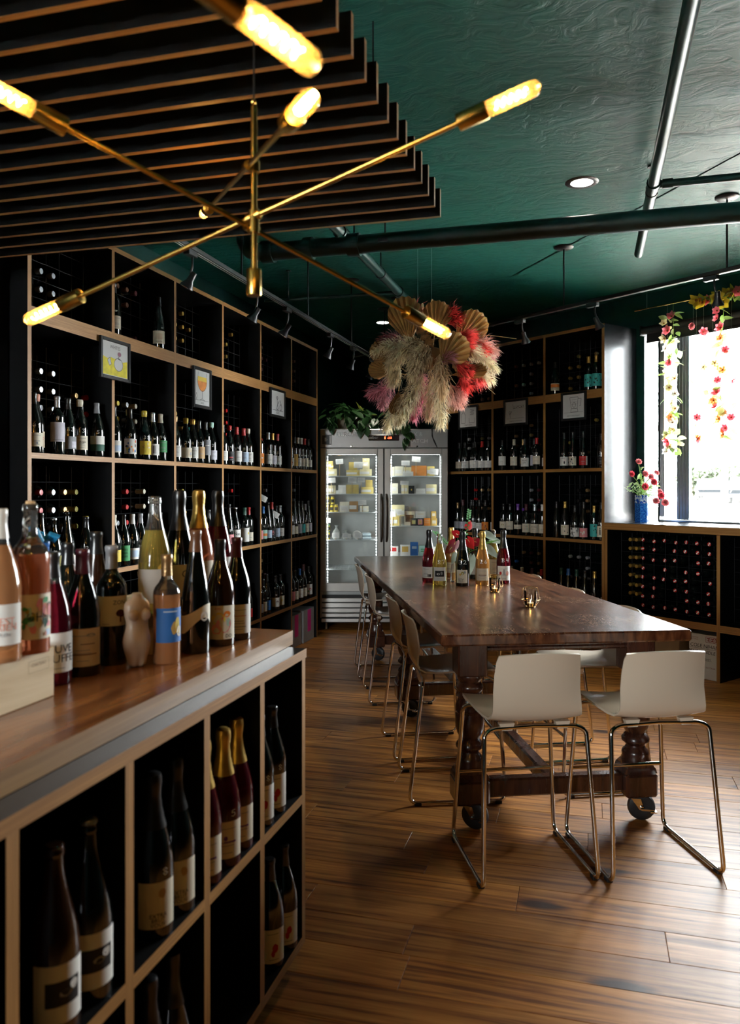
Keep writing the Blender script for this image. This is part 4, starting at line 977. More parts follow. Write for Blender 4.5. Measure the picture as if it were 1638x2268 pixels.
cb(117, 1512, 'u', 'red', 'black', dict(c='white', w=.11, z=(.03, .12), s=[T('LE', -.7, .78, .026), T('ROUVE', -.05, .5, .026), T('TOUFFE', -.05, .26, .026), ('r', -.3, .3, .1, .12, 'grey')]), 'dark red bottle with white label in bold black capitals', off=.25, fill=.235)
cb(183, 1492, 'u', 'dark', 'wine', dict(c='beige', w=.10, z=(.025, .115), s=[LN, ('o', .4, .82, .012, .005, 'grey'), ('r', -.1, .6, .58, .6, 'wine'), ('r', -.5, .7, .3, .33, 'brown'), ('o', -.8, .1, .003, .004, 'black')]), 'dark bottle with tan label and wine-red capsule on the counter')
cb(247, 1468, 'b', 'dark', 'grey', dict(c='cream', w=.10, z=(.10, .175), s=[T('ZON', .4, .72, .015), ('o', .45, .42, .012, .009, 'wine', 1), ('o', .55, .38, .009, .007, 'wine', 1), ('r', .42, .5, .12, .35, 'wine'), ('r', -.5, -.1, .06, .08, 'grey')]), 'dark straight-sided bottle with a red tree on its cream label')
cb(369, 1466, 'b', 'amber', 'tan', dict(c='blue', w=.09, z=(.06, .155), s=[('o', .45, .5, .008, .024, 'yellow', 1), ('o', .2, .42, .010, .018, 'gold', 1), ('o', .6, .3, .010, .016, 'cream', 1), ('r', -.5, .4, .88, .92, 'ltblue')]), 'amber bottle with blue and yellow picture label', off=.35, fill=.19, scale=.92)
cb(433, 1443, 'f', 'dark', 'brown', [dict(c='cream', w=.115, z=(.045, .135), s=[('o', .45, .62, .013, .013, 'white')], shape=lambda t: (.075 + .022 * math.sin(t * 5.2 - 2.2), .118 + .016 * math.sin(t * 4 - 2)))], 'tall slim dark bottle with a wavy cream label')
cb(487, 1426, 'u', 'brown', 'black', dict(c='cream', w=.105, z=(.02, .115), s=[('o', -.1, .62, .020, .016, 'yellow', 1), ('o', .2, .45, .022, .022, 'pink', 1), ('o', -.2, .3, .016, .014, 'salmon', 1), ('o', .5, .5, .008, .012, 'mint', 1), ('o', .4, .75, .012, .008, 'orange', 1), T('AVEL', -.1, .88, .009, 'red'), T('DO', .5, .05, .014)]), 'brown bottle with a yellow and pink fruit label')
cb(524, 1413, 'u', 'dark', 'wine', dict(c='white', w=.10, z=(.02, .105), s=[LN, ('r', -.2, .5, .6, .62, 'red'), ('r', -.5, .5, .22, .25, 'grey')]), 'dark bottle with purple capsule, nearest the counter end', off=.1)
# back row on the hidden crate
BZ = KZ + .107 + .0005
for u, g, cap, lc, lb, fill, ex in ((343, 'yellow', None, 'white', 'clear bottle of yellow wine with bare top, back row', .232, [('r', .1, .6, .1, .3, 'black')]), (397, 'dark', 'spark:black', 'cream', 'dark sparkling bottle with black foil, back row', None, [T('C', .3, .6, .03)]),
                            (440, 'pink', 'spark:gold', 'beige', 'pink sparkling bottle with gold foil, back row', None, [LN]), (482, 'red', 'spark:black', 'white', 'deep red sparkling bottle with black foil, back row', .235, [('o', .1, .3, .01, .02, 'red', 1)])):
    p0 = Vector((-1.1315, 0, 0)); p = online(u, HORIZON, p0, (0, 1)); p.z = BZ
    bottle(p, CAMF(p), 'c', g, cap, dict(c=lc, w=.11, z=(.035, .125), s=ex), None, lb, GC, n=28, fill=fill)
for u, v, kind, g, cap, lc, lb in ((150, -1.36, 'u', 'dark', 'black', 'olive', 'dark bottle with black capsule behind the tan label bottle'), (213, -1.26, 'f', 'brown', 'black', 'cream', 'brown slim bottle behind the red tree label bottle'), (97, -1.495, 'b', 'green', 'foil:blue', 'cream', 'green bottle with blue ribbon cap behind the coral bottle')):
    p0 = online(u, HORIZON, (v, 0), (0, 1)); p0.z = KZ; bottle(p0, CAMF(p0), kind, g, 'blue' if 'blue' in cap else cap, dict(c=lc, w=.09, z=(.03, .1)), None, lb, GC, n=24, scale=1.0)
# ribbon on the green bottle
p0 = online(97, HORIZON, (-1.495, 0), (0, 1)); rb = MB(); BR = M('blue_ribbon', (.01, .20, .38), .5)
for k in range(3):
    a = k * 2.1 + .5
    rb.tube([(0, 0, 0), (.018 * math.cos(a), .018 * math.sin(a), .012), (.036 * math.cos(a), .036 * math.sin(a), .004 + .012 * k), (.03 * math.cos(a + .5), .03 * math.sin(a + .5), -.006), (0, 0, 0)], [.004, .008, .009, .007, .004], BR, 7)
o = rb.build('ribbon_bow', None, (p0.x, p0.y, KZ + .305)); tag(o, 'crumpled blue ribbon bow on top of the green bottle', 'ribbon')
# torso candle
def torso():
    secs = [(0, .030, .024, .022, .0), (.02, .030, .025, .022, .0), (.05, .040, .034, 0, .0), (.075, .046, .038, 0, .002), (.10, .044, .036, 0, 0), (.125, .036, .029, 0, -.001), (.15, .035, .027, 0, 0), (.175, .043, .031, 0, 0), (.20, .044, .030, 0, 0), (.215, .036, .024, 0, 0), (.225, .020, .018, 0, 0), (.236, .016, .016, 0, 0), (.242, .016, .015, 0, 0)]
    n = 28; vs = []; fs = []
    for z, rx, ry, split, dy in secs:
        for j in range(n):
            a = 2 * PI * j / n; x, y = rx * math.cos(a), ry * math.sin(a)
            if z < .05: y *= 1 - .55 * math.exp(-(x / .008) ** 2) * (1 - z / .06)              # cleft between the thighs
            if .04 < z < .11 and y > 0: y *= 1.18 - .2 * math.exp(-(x / .006) ** 2)
            if .06 < z < .12 and y < 0: y *= 1.15
            vs.append((x, y + dy, z))
    K = len(secs)
    for i in range(K - 1):
        for j in range(n): j2 = (j + 1) % n; fs.append((i * n + j, i * n + j2, (i + 1) * n + j2, (i + 1) * n + j))
    fs.append(tuple(range(n - 1, -1, -1))); fs.append(tuple((K - 1) * n + j for j in range(n)))
    m = MB(); wax = M('ivory_wax', (.60, .46, .34), .38, var=.06, coat=.15)
    m.add(vs, fs, wax, True)
    for s in (-1, 1): m.ball((s * .019, -.024, .172), .0185, wax, 16, 10, (1, .85, 1.1))
    return m
p = ktop(303, 1476); tc_ = torso().build('torso_candle', None, p, (0, 0, CAMF(p) + PI / 2 + .35)); tag(tc_, 'ivory torso-shaped candle standing between the counter bottles', 'candle')
tc_.scale = (.77, .77, .77)
md = tc_.modifiers.new('smooth', 'SUBSURF'); md.levels = 1; md.render_levels = 2
# bottles in the counter cells: (u, base v, shelf z)
GI = 'bottles inside the counter cells'
Z2, Z1 = .5435, .1085
def ib(u, v, z, kind, g, cap, lab, label, price=None, scale=1):
    p = Vector((u, v, z)); bottle(p, CAMF(p, 1, .25), kind, g, cap, lab, price, label, GI, n=24, scale=scale, msize=.015, mx=.014)
redl = dict(c='white', w=.085, z=(.02, .115), s=[('o', .15, .45, .009, .012, 'red', 1), ('o', 0, .3, .006, .010, 'red', 1), ('r', -.4, .4, .86, .88, 'grey'), ('r', -.3, .4, .1, .12, 'grey')])
extl = dict(c='cream', w=.085, z=(.025, .12), s=[T('EXTRA', 0, .24, .012), T('BRUT', 0, .14, .012), T('VOUV', 0, .04, .012), ('o', .2, .75, .008, .010, 'tan', 1)])
phol = dict(c='white', w=.095, z=(.03, .13), s=[('r', -.55, .75, .3, .72, 'black'), ('o', .2, .5, .012, .006, 'grey', 1), ('o', .5, .6, .008, .008, 'white', 1)])
mull = dict(c='cream', w=.09, z=(.025, .115), s=[LN, ('r', -.2, .5, .42, .47, 'purple'), ('o', -.1, .55, .005, .006, 'purple')])
ib(-.89, 2.06, Z2, 'u', 'dark', 'black', redl, 'dark bottle with red print label, upper end cell, half hidden', '8')
ib(-.89, 2.152, Z2, 'u', 'dark', 'black', redl, 'dark bottle with red print label, upper end cell, in full view', '8')
ib(-.89, 2.135, Z1, 'u', 'dark', 'black', redl, 'dark bottle with red print label, lower end cell, front one')
ib(-.885, 2.232, Z1, 'u', 'dark', 'black', redl, 'dark bottle with red print label, lower end cell, back one')
ib(-.89, 1.725, Z2, 'c', 'red', 'spark:gold', mull, 'gold foil sparkling bottle, left and half hidden by the counter upright')
ib(-.885, 1.822, Z2, 'c', 'red', 'spark:gold', mull, 'gold foil sparkling bottle, middle of three in its cell', '5')
ib(-.892, 1.915, Z2, 'c', 'red', 'spark:gold', mull, 'gold foil sparkling bottle, right of three in its cell')
ib(-.89, 1.498, Z2, 'c', 'dark', 'spark:black', extl, 'black foil sparkling bottle with cream label, left of its pair', '8')
ib(-.892, 1.597, Z2, 'c', 'dark', 'spark:black', extl, 'black foil sparkling bottle with cream label, right of its pair')
ib(-.895, 1.183, Z2, 'c', 'brown', None, phol, 'brown bottle with black photo label, nearest in the counter', scale=1)
ib(-.895, 1.281, Z2, 'c', 'dark', 'crown:silver', phol, 'dark bottle with black photo label and silver crown cap')
ib(-.90, 1.50, Z1, 'c', 'dark', 'spark:black', extl, 'black foil bottle in the dark lower cell, left one')
ib(-.90, 1.597, Z1, 'c', 'dark', 'spark:black', extl, 'black foil bottle in the dark lower cell, right one')

# ================================================================== ON THE TABLE
GT = 'bottles on the table'
TT = TZ + .0005
def tbm(u, v, g, cap, lab, label, price=None, fill=None, off=0, kind='c', mx=0):
    p = onz(u, v, TT); bottle(p, CAMF(p, 1, off), kind, g, cap, lab, price, label, GT, n=28, fill=fill, zmark=.135, msize=.024, mx=mx)
tbm(950, 1289, 'red', 'spark:black', dict(c='white', w=.085, z=(.03, .10), s=[LN, ('r', .3, .8, .1, .35, 'black'), ('r', .45, .5, .1, .35, 'white')]), 'dark red sparkling bottle with black foil, left end of table group', None, .24, -.5)
tbm(973, 1296, 'yellow', None, dict(c='white', w=.085, z=(.03, .115), s=[('r', -.7, .7, .32, .75, 'black'), ('o', -.2, .5, .010, .006, 'white', 1), ('o', .3, .55, .007, .010, 'grey', 1), ('r', -.4, .4, .15, .17, 'grey')]), 'clear bottle of yellow wine marked 27 on the table', '27', .25, mx=.012)
tbm(999, 1277, 'orange', 'spark:gold', dict(c='cream', w=.085, z=(.03, .10), s=[LN]), 'orange sparkling bottle with gold foil at the back left of table group', None, .27, -.4)
tbm(1024, 1297, 'dark', 'spark:black', dict(c='cream', w=.07, z=(.02, .10), s=[T('EXTRA', -.2, .26, .012), T('BRUT', -.2, .15, .012), T('VOUV', -.2, .04, .012), ('o', .1, .75, .010, .010, 'olive'), ('o', .5, .82, .008, .008, 'grey'), ('o', -.3, .65, .007, .007, 'gold')]), 'black sparkling bottle marked 32 on the table', '32', None, -.1, mx=.006)
tbm(1051, 1281, 'dark', 'spark:black', dict(c='white', w=.085, z=(.03, .10), s=[LN]), 'dark bottle with white label behind the flowers on the table', None, None, .3)
tbm(1068, 1295, 'orange', 'spark:gold', dict(c='beige', w=.085, z=(.03, .105), s=[('r', -.6, .6, .42, .48, 'brown'), LN]), 'orange sparkling bottle marked 26 on the table', '26', .27, mx=.008)
tbm(1092, 1281, 'yellow', 'cork:', dict(c='cream', w=.085, z=(.03, .13), s=[LN]), 'yellow wine bottle behind the candle holder on the table', None, .25, .2)
tbm(1114, 1291, 'red', 'spark:black', dict(c='white', w=.09, z=(.02, .11), s=[('o', -.5, .5, .008, .012, 'red', 1), ('o', .5, .5, .010, .014, 'salmon', 1), ('o', 0, .6, .005, .02, 'grey', 1), LN]), 'red sparkling bottle marked 34, right end of table group', '34', .245, .1, mx=.01)
# vase with anthurium
p = onz(1008, 1288, TT); vz = thing('flower_vase', 'glass vase of red anthurium, eucalyptus and silver leaves on the table', 'vase', p)
MB().lathe([(0, .002), (.030, 0), (.034, .01), (.032, .06), (.024, .12), (.028, .15), (.026, .15), (.022, .12), (.030, .06), (.030, .01), (0, .008)], GL['clear'], 24).build('glass_vase', vz)
STEM = leafy('stem_green', (.10, .24, .05)); SPA = leafy('anthurium_red', (.55, .02, .025), .25, .2); SPD = leafy('anthurium_dark', (.22, .01, .02), .25, .2); SIL = leafy('begonia_silver', (.38, .45, .36), .35, .2); EUC = leafy('eucalyptus', (.16, .36, .16))
def leaf(mb, c, d, up, L_, W_, m, heart=0, cup=.15, n=7, droop=0):
    """pointed leaf from c along d"""
    c, d, up = Vector(c), Vector(d).normalized(), Vector(up); sdir = d.cross(up)
    if sdir.length < 1e-4: sdir = d.orthogonal()
    sdir.normalize(); nn = sdir.cross(d).normalized(); V = []; F = []
    for i in range(n + 1):
        t = i / n; w = W_ * (math.sin(PI * min(1, t * .97 + .03) ** (.62 if heart else .85))) * .5; b = -heart * L_ * (1 - t) ** 3
        base = c + d * (L_ * t) + nn * (-droop * L_ * t * t); V += [base - sdir * w + d * b + nn * cup * w, base, base + sdir * w + d * b + nn * cup * w]
    for i in range(n):
        a = 3 * i; F += [(a, a + 1, a + 4, a + 3), (a + 1, a + 2, a + 5, a + 4)]
    mb.add(V, F, m, True)
def cv(u, v, dd=0):
    """point of the arrangement seen at u, v, dd metres nearer, in vase space"""
    D = (p.x * FWD.x + p.y * FWD.y) - dd; return ond(u, v, D) - p
for (u, v, dd, L_, W_, mt, ang) in ((1035, 1170, .02, .055, .05, SPA, 1.2), (1014, 1185, .05, .05, .05, SPA, 2.6), (1035, 1195, .06, .075, .065, SPA, -1.0), (1008, 1200, .04, .09, .07, SPD, 4.2), (1048, 1198, 0, .08, .06, SPD, -.4), (1000, 1212, .05, .06, .05, SPD, 3.9)):
    m = MB(); c = cv(u, v, dd); m.tube([(0, 0, .12), Vector((c.x * .5, c.y * .5, .12 + (c.z - .12) * .55)), c], .0018, STEM, 6); m.build('flower_stem', vz)
    m = MB(); dr = (RGT.to_3d() * math.cos(ang) + Vector((0, 0, 1)) * math.sin(ang)); leaf(m, c, dr, -FWD.to_3d() + Vector((0, 0, .3)), L_, W_, mt, .25, .1, 9); fl = m.build('anthurium_bloom', vz)
    m = MB(); m.tube([c, c - FWD.to_3d() * .02 + dr * .018], [.0025, .0015], M('spadix', (.7, .5, .2), .6), 6); m.build('spadix', fl)
for (u, v, dd, ang, L_, W_) in ((1072, 1180, .02, -.5, .11, .05), (1075, 1210, .05, -.7, .12, .055), (1045, 1230, .08, -1.7, .14, .055), (1085, 1195, -.02, -.2, .09, .045), (1010, 1225, .05, 4.3, .08, .04), (1060, 1215, .03, .6, .10, .015), (1070, 1205, .04, .3, .11, .014)):
    m = MB(); c = cv(u, v, dd); m.tube([(0, 0, .12), Vector((c.x * .4, c.y * .4, .13 + (c.z - .13) * .6)), c], .0016, STEM, 6); m.build('flower_stem', vz)
    m = MB(); leaf(m, c, RGT.to_3d() * math.cos(ang) + Vector((0, 0, 1)) * math.sin(ang), -FWD.to_3d() + Vector((0, 0, .5)), L_, W_, SIL if W_ > .02 else STEM, .1, .2, 8, .15); m.build('silver_leaf', vz)
for path in (((1010, 1235), (1030, 1190), (1037, 1150), (1039, 1130)), ((1005, 1235), (990, 1205), (975, 1190), (962, 1178))):
    m = MB(); P = [cv(u, v, .03) for u, v in path]; m.tube(P, .0015, STEM, 6); m.build('eucalyptus_stem', vz)
    m = MB(); random.seed(3)
    for i in range(18):
        t = .3 + .7 * i / 17; k = t * (len(P) - 1); a = min(int(k), len(P) - 2); c = P[a].lerp(P[a + 1], k - a); s = -1 if i % 2 else 1; dr = (P[a + 1] - P[a]).normalized()
        leaf(m, c, dr * .5 + (RGT.to_3d() if abs(dr.z) > .5 else Vector((0, 0, 1))) * s, -FWD.to_3d(),   .017, .013, EUC, 0, .1, 5)
    m.build('eucalyptus_leaves', vz)
def holder(u, v, label):
    p = onz(u, v, TT); t = thing('candle_holder', label, 'candle holder', p, .3, 'gold candle holders on the table')
    n = 6; lo, mid, hi = [[(r * math.cos(2 * PI * (k + o) / n), r * math.sin(2 * PI * (k + o) / n), z) for k in range(n)] for r, z, o in ((.026, .002, 0), (.048, .036, .0), (.036, .098, 0))]
    for P in (lo, mid, hi): MB().tube(P, .0014, GOLD, 6, closed=True).build('wire_ring', t)
    m = MB()
    for k in range(n): m.tube([lo[k], mid[k], hi[k]], .0014, GOLD, 6)
    m.build('wire_frame', t)
    MB().lathe([(0, 0), (.024, 0), (.025, .002), (0, .003)], GOLD, 24).build('base_disc', t)
    MB().lathe([(.0255, .006), (.031, .03), (.033, .08), (.0318, .08), (.030, .03), (.0245, .007)], pane_mat('holder_glass', (.97, .97, .96), 1.0), 24).build('glass_cup', t)
    MB().lathe([(0, .004), (.019, .004), (.0195, .020), (.018, .020), (0, .018)], GOLD, 20).build('tealight_cup', t)
    MB().lathe([(0, .0215), (.0165, .020), (.0165, .016)], M('tealight_wax', (.85, .72, .62), .4), 16).build('wax', t)
    MB().lathe([(0, .021), (.0022, .024), (.0026, .028), (.001, .034), (0, .037)], M('candle_flame', (1, .55, .15), .5, emit=25, var=0), 10).build('flame', t)
holder(1095, 1311, 'gold wire candle holder on the table, left and farther one')
holder(1174, 1344, 'gold wire candle holder on the table, right and nearer one')

# ================================================================== FRIDGE
FP = onz(708, 1395, 0); FM = Matrix.Translation((FP.x, FP.y, 0)) @ Matrix.Rotation(YAW, 4, 'Z')
FWID, FDEP = 1.334, .76
fr = thing('display_fridge', 'tall stainless steel double-door display fridge at the back', 'fridge'); fr.matrix_world = FM
INN = M('fridge_lining', (.36, .37, .36), .4, .3, var=.06); GASK = M('door_gasket', (.02, .02, .022), .6)
FRM = M('door_frame_grey', (.40, .38, .35), .38, .6, var=.05)
for nm, lo, hi, mt in (('side_panel', (0, .05, .12), (.03, FDEP, 1.9), STEEL), ('side_panel', (FWID - .03, .05, .12), (FWID, FDEP, 1.9), STEEL), ('back_panel', (.03, FDEP - .03, .12), (FWID - .03, FDEP, 1.9), INN), ('floor_panel', (.03, .05, .36), (FWID - .03, FDEP - .03, .40), INN), ('top_panel', (.03, .05, 1.865), (FWID - .03, FDEP - .03, 1.9), INN)):
    MB().box(lo, hi, mt).build(nm, fr)
MB().cbox((0, .0, 1.892), (FWID, FDEP, 2.09), M('dark_brushed_steel', (.24, .235, .23), .38, 1, var=.1, nscale=3), .006).build('header', fr)
hd = MB(); LTX = M('pale_lettering', (.86, .86, .84), .6); f = lambda x0, z0: (lambda x, y: Vector((x0 + x, -.0008, z0 + y)))
put_text(hd, 'EUROPEAN', LTX, f(.33, 2.015), .062); put_text(hd, 'MIX &', LTX, f(.99, 2.015), .060); put_text(hd, 'MATCH', LTX, f(1.02, 1.945), .060); hd.build('lettering', fr)
d_ = MB(); d_.cbox((.505, -.006, 1.968), (.825, .001, 2.03), M('display_black', (.01, .01, .012), .15), .004); dd = d_.build('control_display', fr)
t_ = MB(); put_text(t_, 'asber', M('display_grey', (.45, .46, .46), .5), lambda x, y: Vector((.56 + x, -.0068, 1.988 + y)), .044); t_.build('brand_print', dd)
RD = M('display_red', (1, .06, .02), .5, emit=9, var=0); t_ = MB(); t_.box((.672, -.0072, 1.985), (.682, -.0062, 2.01), RD)
put_text(t_, '-3.0', RD, lambda x, y: Vector((.725 + x, -.0068, 1.988 + y)), .03); t_.build('red_digits', dd)
s_ = MB(); s_.box((.018, -.002, 1.925), (.125, .001, 2.03), M('sticker_black', (.03, .035, .035), .4))
for q in ((.02, .123, .002, .004), (.02, .123, .101, .103), (.02, .022, .002, .103), (.121, .123, .002, .103), (.10, .118, .01, .095), (.05, .07, .035, .075), (.06, .08, .05, .055)): s_.box((q[0], -.0032, 1.925 + q[2]), (q[1], -.0018, 1.925 + q[3]), LTX)
s_.build('sticker', fr)
for x in (.33, 1.01): MB().lathe([(0, -.004), (.009, -.003), (.010, .0), (0, .001)], CHROME, 14, Matrix.Translation((x, -.001, 1.91)) @ Matrix.Rotation(PI / 2, 4, 'X')).build('lock', fr)
m = MB(); m.tube([(1.17, -.006, 2.11), (1.165, -.008, 2.02), (1.19, -.008, 1.95), (1.22, -.006, 1.9)], .004, GASK, 6); m.tube([(1.16, -.006, 2.1), (1.175, -.008, 2.0), (1.21, -.008, 1.93)], .003, GASK, 6); m.build('cable', fr)
FGL = pane_mat('fridge_glass', (.97, .985, .98), 1.2)
LEDW = M('fridge_led', (.94, .98, .96), .5, emit=15, var=0); LEDD = M('fridge_led_dots', (.92, .98, 1.0), .5, emit=3, var=0)
for k, (a, b) in enumerate(((.004, .661), (.671, FWID - .004))):
    dr = bpy.data.objects.new('glass_door', None); col.objects.link(dr); dr.parent = fr
    w = .062
    for lo, hi in (((a, 0, .40), (a + w, .04, 1.888)), ((b - w, 0, .40), (b, .04, 1.888)), ((a + w, 0, 1.888 - w), (b - w, .04, 1.888)), ((a + w, 0, .40), (b - w, .04, .40 + w * 1.4))): MB().cbox(lo, hi, FRM, .004).build('door_frame', dr)
    MB().box((a + w, .012, .4 + w * 1.4), (b - w, .02, 1.888 - w), FGL).build('door_glass', dr)
    hx = b - .022 if k == 0 else a + .022
    MB().tube(fillet([(hx, .002, .92), (hx, -.035, .96), (hx, -.045, 1.16), (hx, -.035, 1.37), (hx, .002, 1.41)], .05), .0115, M('handle_dark', (.10, .085, .07), .3, .6), 10).build('door_handle', dr)
    for x in (a + w + .012, b - w - .012):
        ls = MB(); ls.box((x - .004, .042, .42), (x + .004, .05, 1.83), M('led_housing', (.7, .72, .72), .4))
        for i in range(46): ls.box((x - .0045, .040, .44 + i * .03), (x + .0045, .042, .458 + i * .03), LEDD)
        ls.box((x - .004, .050, .43), (x + .004, .053, 1.82), LEDW)
        ls.build('led_strip', dr)
    ls = MB()
    for i in range(17): ls.box((a + w + .02 + i * .03, .04, 1.822), (a + w + .036 + i * .03, .046, 1.829), LEDD)
    ls.box((a + w + .02, .047, 1.824), (b - w - .02, .056, 1.828), LEDW)
    ls.build('led_strip', dr)
MB().box((.661, .004, .40), (.671, .045, 1.888), GASK).build('gasket', fr)
for i in range(5): MB().cbox((.012, .012 + .004 * i, .075 + i * .052), (FWID - .012, .03, .118 + i * .052), STEEL, .006).build('grille_slat', fr)
MB().box((.02, .03, .07), (FWID - .02, FDEP - .02, .36), M('compressor_box', (.03, .03, .03), .6)).build('machine_box', fr)
for x in (.06, FWID - .06):
    for y in (.08, FDEP - .08): MB().lathe([(0, 0), (.022, 0), (.018, .02), (.016, .07), (0, .07)], STEEL, 12, Matrix.Translation((x, y, 0))).build('foot', fr)
WIRE = M('white_wire', (.72, .78, .80), .35, .3)
SH = {'l': (1.604, 1.415, 1.224, .932, .62), 'r': (1.604, 1.415, 1.077, .76)}
for k, (a, b) in (('l', (.045, .655)), ('r', (.68, FWID - .045))):
    for z in SH[k]:
        m = MB()
        for y in [.09 + .075 * i for i in range(8)]: m.tube([(a, y, z - .004), (b, y, z - .004)], .003, WIRE, 5)
        for i in range(22): m.tube([(a + (b - a) * i / 21, .09, z - .001), (a + (b - a) * i / 21, .62, z - .001)], .0015, WIRE, 4)
        m.build('wire_shelf', fr)
# ---- what stands in the fridge
def X(px): return (700 + px * .1832 - 708) * .0047 * 1.012
CH_C = {'pale': (.80, .72, .42), 'yellow': (.78, .62, .20), 'gold': (.62, .46, .13), 'cream': (.82, .78, .62), 'white': (.84, .84, .80), 'orange': (.80, .30, .07), 'brown': (.45, .24, .08), 'rind': (.62, .55, .35)}
nfood = [0]
def food(name, label, cat, group, x0, z, y): 
    return thing(name, label, cat, FM @ Vector((x0, y, z + .0005)), YAW, group)
def cheese(px0, px1, z, h, c, where, wedge=.75, dy=0, rind=None, depth=.11):
    x0, x1 = X(px0), X(px1); w = x1 - x0; t = food('cheese_piece', where, 'cheese', 'cheeses in the fridge', (x0 + x1) / 2, z, .13 + dy)
    mt = M('cheese_' + c, CH_C[c], .45, var=.1, nscale=25, bump=.05)
    a = w / 2
    MB().prism([(-a, 0), (a, 0), (a * wedge, depth), (-a * wedge * .9, depth * .92)], 0, h, mt).build('paste', t)
    if rind: MB().prism([(-a - .003, -.0), (-a, -.0), (-a * wedge * .9, depth * .93), (-a * wedge * .9 - .003, depth * .93)], 0, h, M('rind_' + rind, CH_C[rind], .7)).build('rind', t)
    else: MB().prism([(-a, -.0012), (a * .6, -.0012), (a * .6, 0), (-a, 0)], h * .25, h * .62, M('cheese_wrap', (.85, .84, .80), .25)).build('paper_wrap', t)
def card(px0, px1, py0, py1, where, y=.10, zf=None):
    x0, x1 = X(px0), X(px1); z1 = EYE + (HORIZON - (960 + py0 * .1832)) * 8.36 / FPX; z0 = EYE + (HORIZON - (960 + py1 * .1832)) * 8.36 / FPX
    t = food('price_card', where, 'price card', 'price cards in the fridge', (x0 + x1) / 2, z0, y); w = (x1 - x0) / 2; h = z1 - z0
    q = Matrix.Rotation(random.uniform(-.12, .12), 4, 'Y')
    MB().box((-w, -.001, 0), (w, 0, h), WHITE, x=q).build('card', t)
    m = MB(); [m.box((-w * .7, -.0014, h * (.3 + .2 * i)), (w * random.uniform(.2, .7), -.001, h * (.3 + .2 * i) + .003), M('card_print', (.45, .47, .5), .7), x=q) for i in range(3)]; m.build('print', t)
    if zf is not None: MB().box((-.003, .0, zf - z0), (.003, .003, h * .3), PINE).build('stick', t)
S1, S2, S3, S4, S5 = SH['l']; Q1, Q2, Q3, Q4 = SH['r']
for a in ((95, 240, S1, .075, 'pale', 'pale cheese block, top shelf far left of the fridge'), (85, 195, S1 + .0755, .08, 'yellow', 'yellow cheese block stacked at top left of the fridge'), (355, 515, S1, .06, 'yellow', 'long yellow cheese on the top fridge shelf, left door'), (388, 487, S1 + .0605, .085, 'gold', 'gold cheese with dark rind stacked on the long yellow cheese'), (518, 664, S1, .072, 'pale', 'pale wide cheese on the top shelf beside the fridge handle'), (552, 637, S1 + .0725, .115, 'pale', 'tall pale cheese wedge standing highest behind the left door'),
          (95, 225, S2, .088, 'rind', 'speckled cheese half on the second fridge shelf, far left'), (229, 352, S2, .035, 'white', 'flat white cheese on the second fridge shelf, left door'), (258, 350, S2 + .0355, .055, 'white', 'small white cheeses stacked on the flat white cheese'), (357, 505, S2, .095, 'gold', 'large golden cheese block in the middle of the second fridge shelf'), (530, 685, S2, .07, 'yellow', 'yellow cheese block on the second shelf by the left handle'), (592, 672, S2 + .0705, .075, 'gold', 'small gold cheese stacked on the second shelf by the left handle'),
          (275, 388, S3, .105, 'cream', 'cream cheese wedge with card on the third fridge shelf'), (392, 500, S3, .11, 'brown', 'brown baked cheese on the third fridge shelf'), (520, 625, S3, .06, 'cream', 'small cream cheese on the third shelf by the left handle'),
          (875, 940, Q1, .095, 'cream', 'cream cheese at the left of the top shelf, right door'), (944, 1048, Q1, .10, 'cream', 'large cream cheese wedge, top shelf, right door'), (1052, 1143, Q1, .092, 'pale', 'pale cheese behind the white wedge, top shelf, right door'), (1148, 1328, Q1, .108, 'orange', 'bright orange cheese on the top fridge shelf'), (1334, 1425, Q1, .10, 'yellow', 'yellow cheese right of the orange cheese'),
          (885, 982, Q2, .11, 'cream', 'wrapped cream cheese on the second shelf, right door'), (1022, 1108, Q2, .10, 'pale', 'pale square cheese on the second shelf, right door'), (1200, 1314, Q2, .055, 'white', 'low white cheese on the second shelf, right door'), (1322, 1450, Q2, .10, 'pale', 'pale cheese at the right end of the second shelf'),
          (875, 1000, Q3, .10, 'yellow', 'yellow cheese wedge on the lower shelf, right door'), (907, 1060, Q3 + .1005, .12, 'pale', 'pale cheese stacked above the yellow wedge, right door')):
    cheese(*a, rind={'gold': 'brown', 'orange': 'orange'}.get(a[4]))
cheese(1036, 1165, Q1, .045, 'white', 'low white cheese wedge before the orange cheese', dy=-.032, depth=.03)
for i, a in enumerate(((230, 320, 310, 372), (445, 550, 345, 418), (120, 228, 535, 598), (373, 478, 528, 598), (490, 580, 535, 590), (285, 380, 880, 945), (500, 600, 808, 865), (80, 165, 1020, 1080), (185, 270, 1200, 1265), (305, 410, 1210, 1268), (450, 545, 1200, 1265))):
    card(*a, f'white price card, {ORD[i]} behind the left fridge door, counted from the top', .098, {0: S1, 1: S1, 2: S2, 3: S2, 4: S2, 5: S3, 6: S3, 7: S4}.get(i, S4))
for i, a in enumerate(((870, 905, 310, 365), (1020, 1122, 330, 388), (1145, 1250, 280, 345), (1360, 1465, 425, 498), (1005, 1108, 575, 625), (875, 955, 945, 1010), (965, 1060, 935, 985))):
    card(*a, f'white price card, {ORD[i]} behind the right fridge door, counted from the top', .098, {0: Q1, 1: Q1, 2: Q1, 3: Q1, 4: Q2}.get(i, Q3))
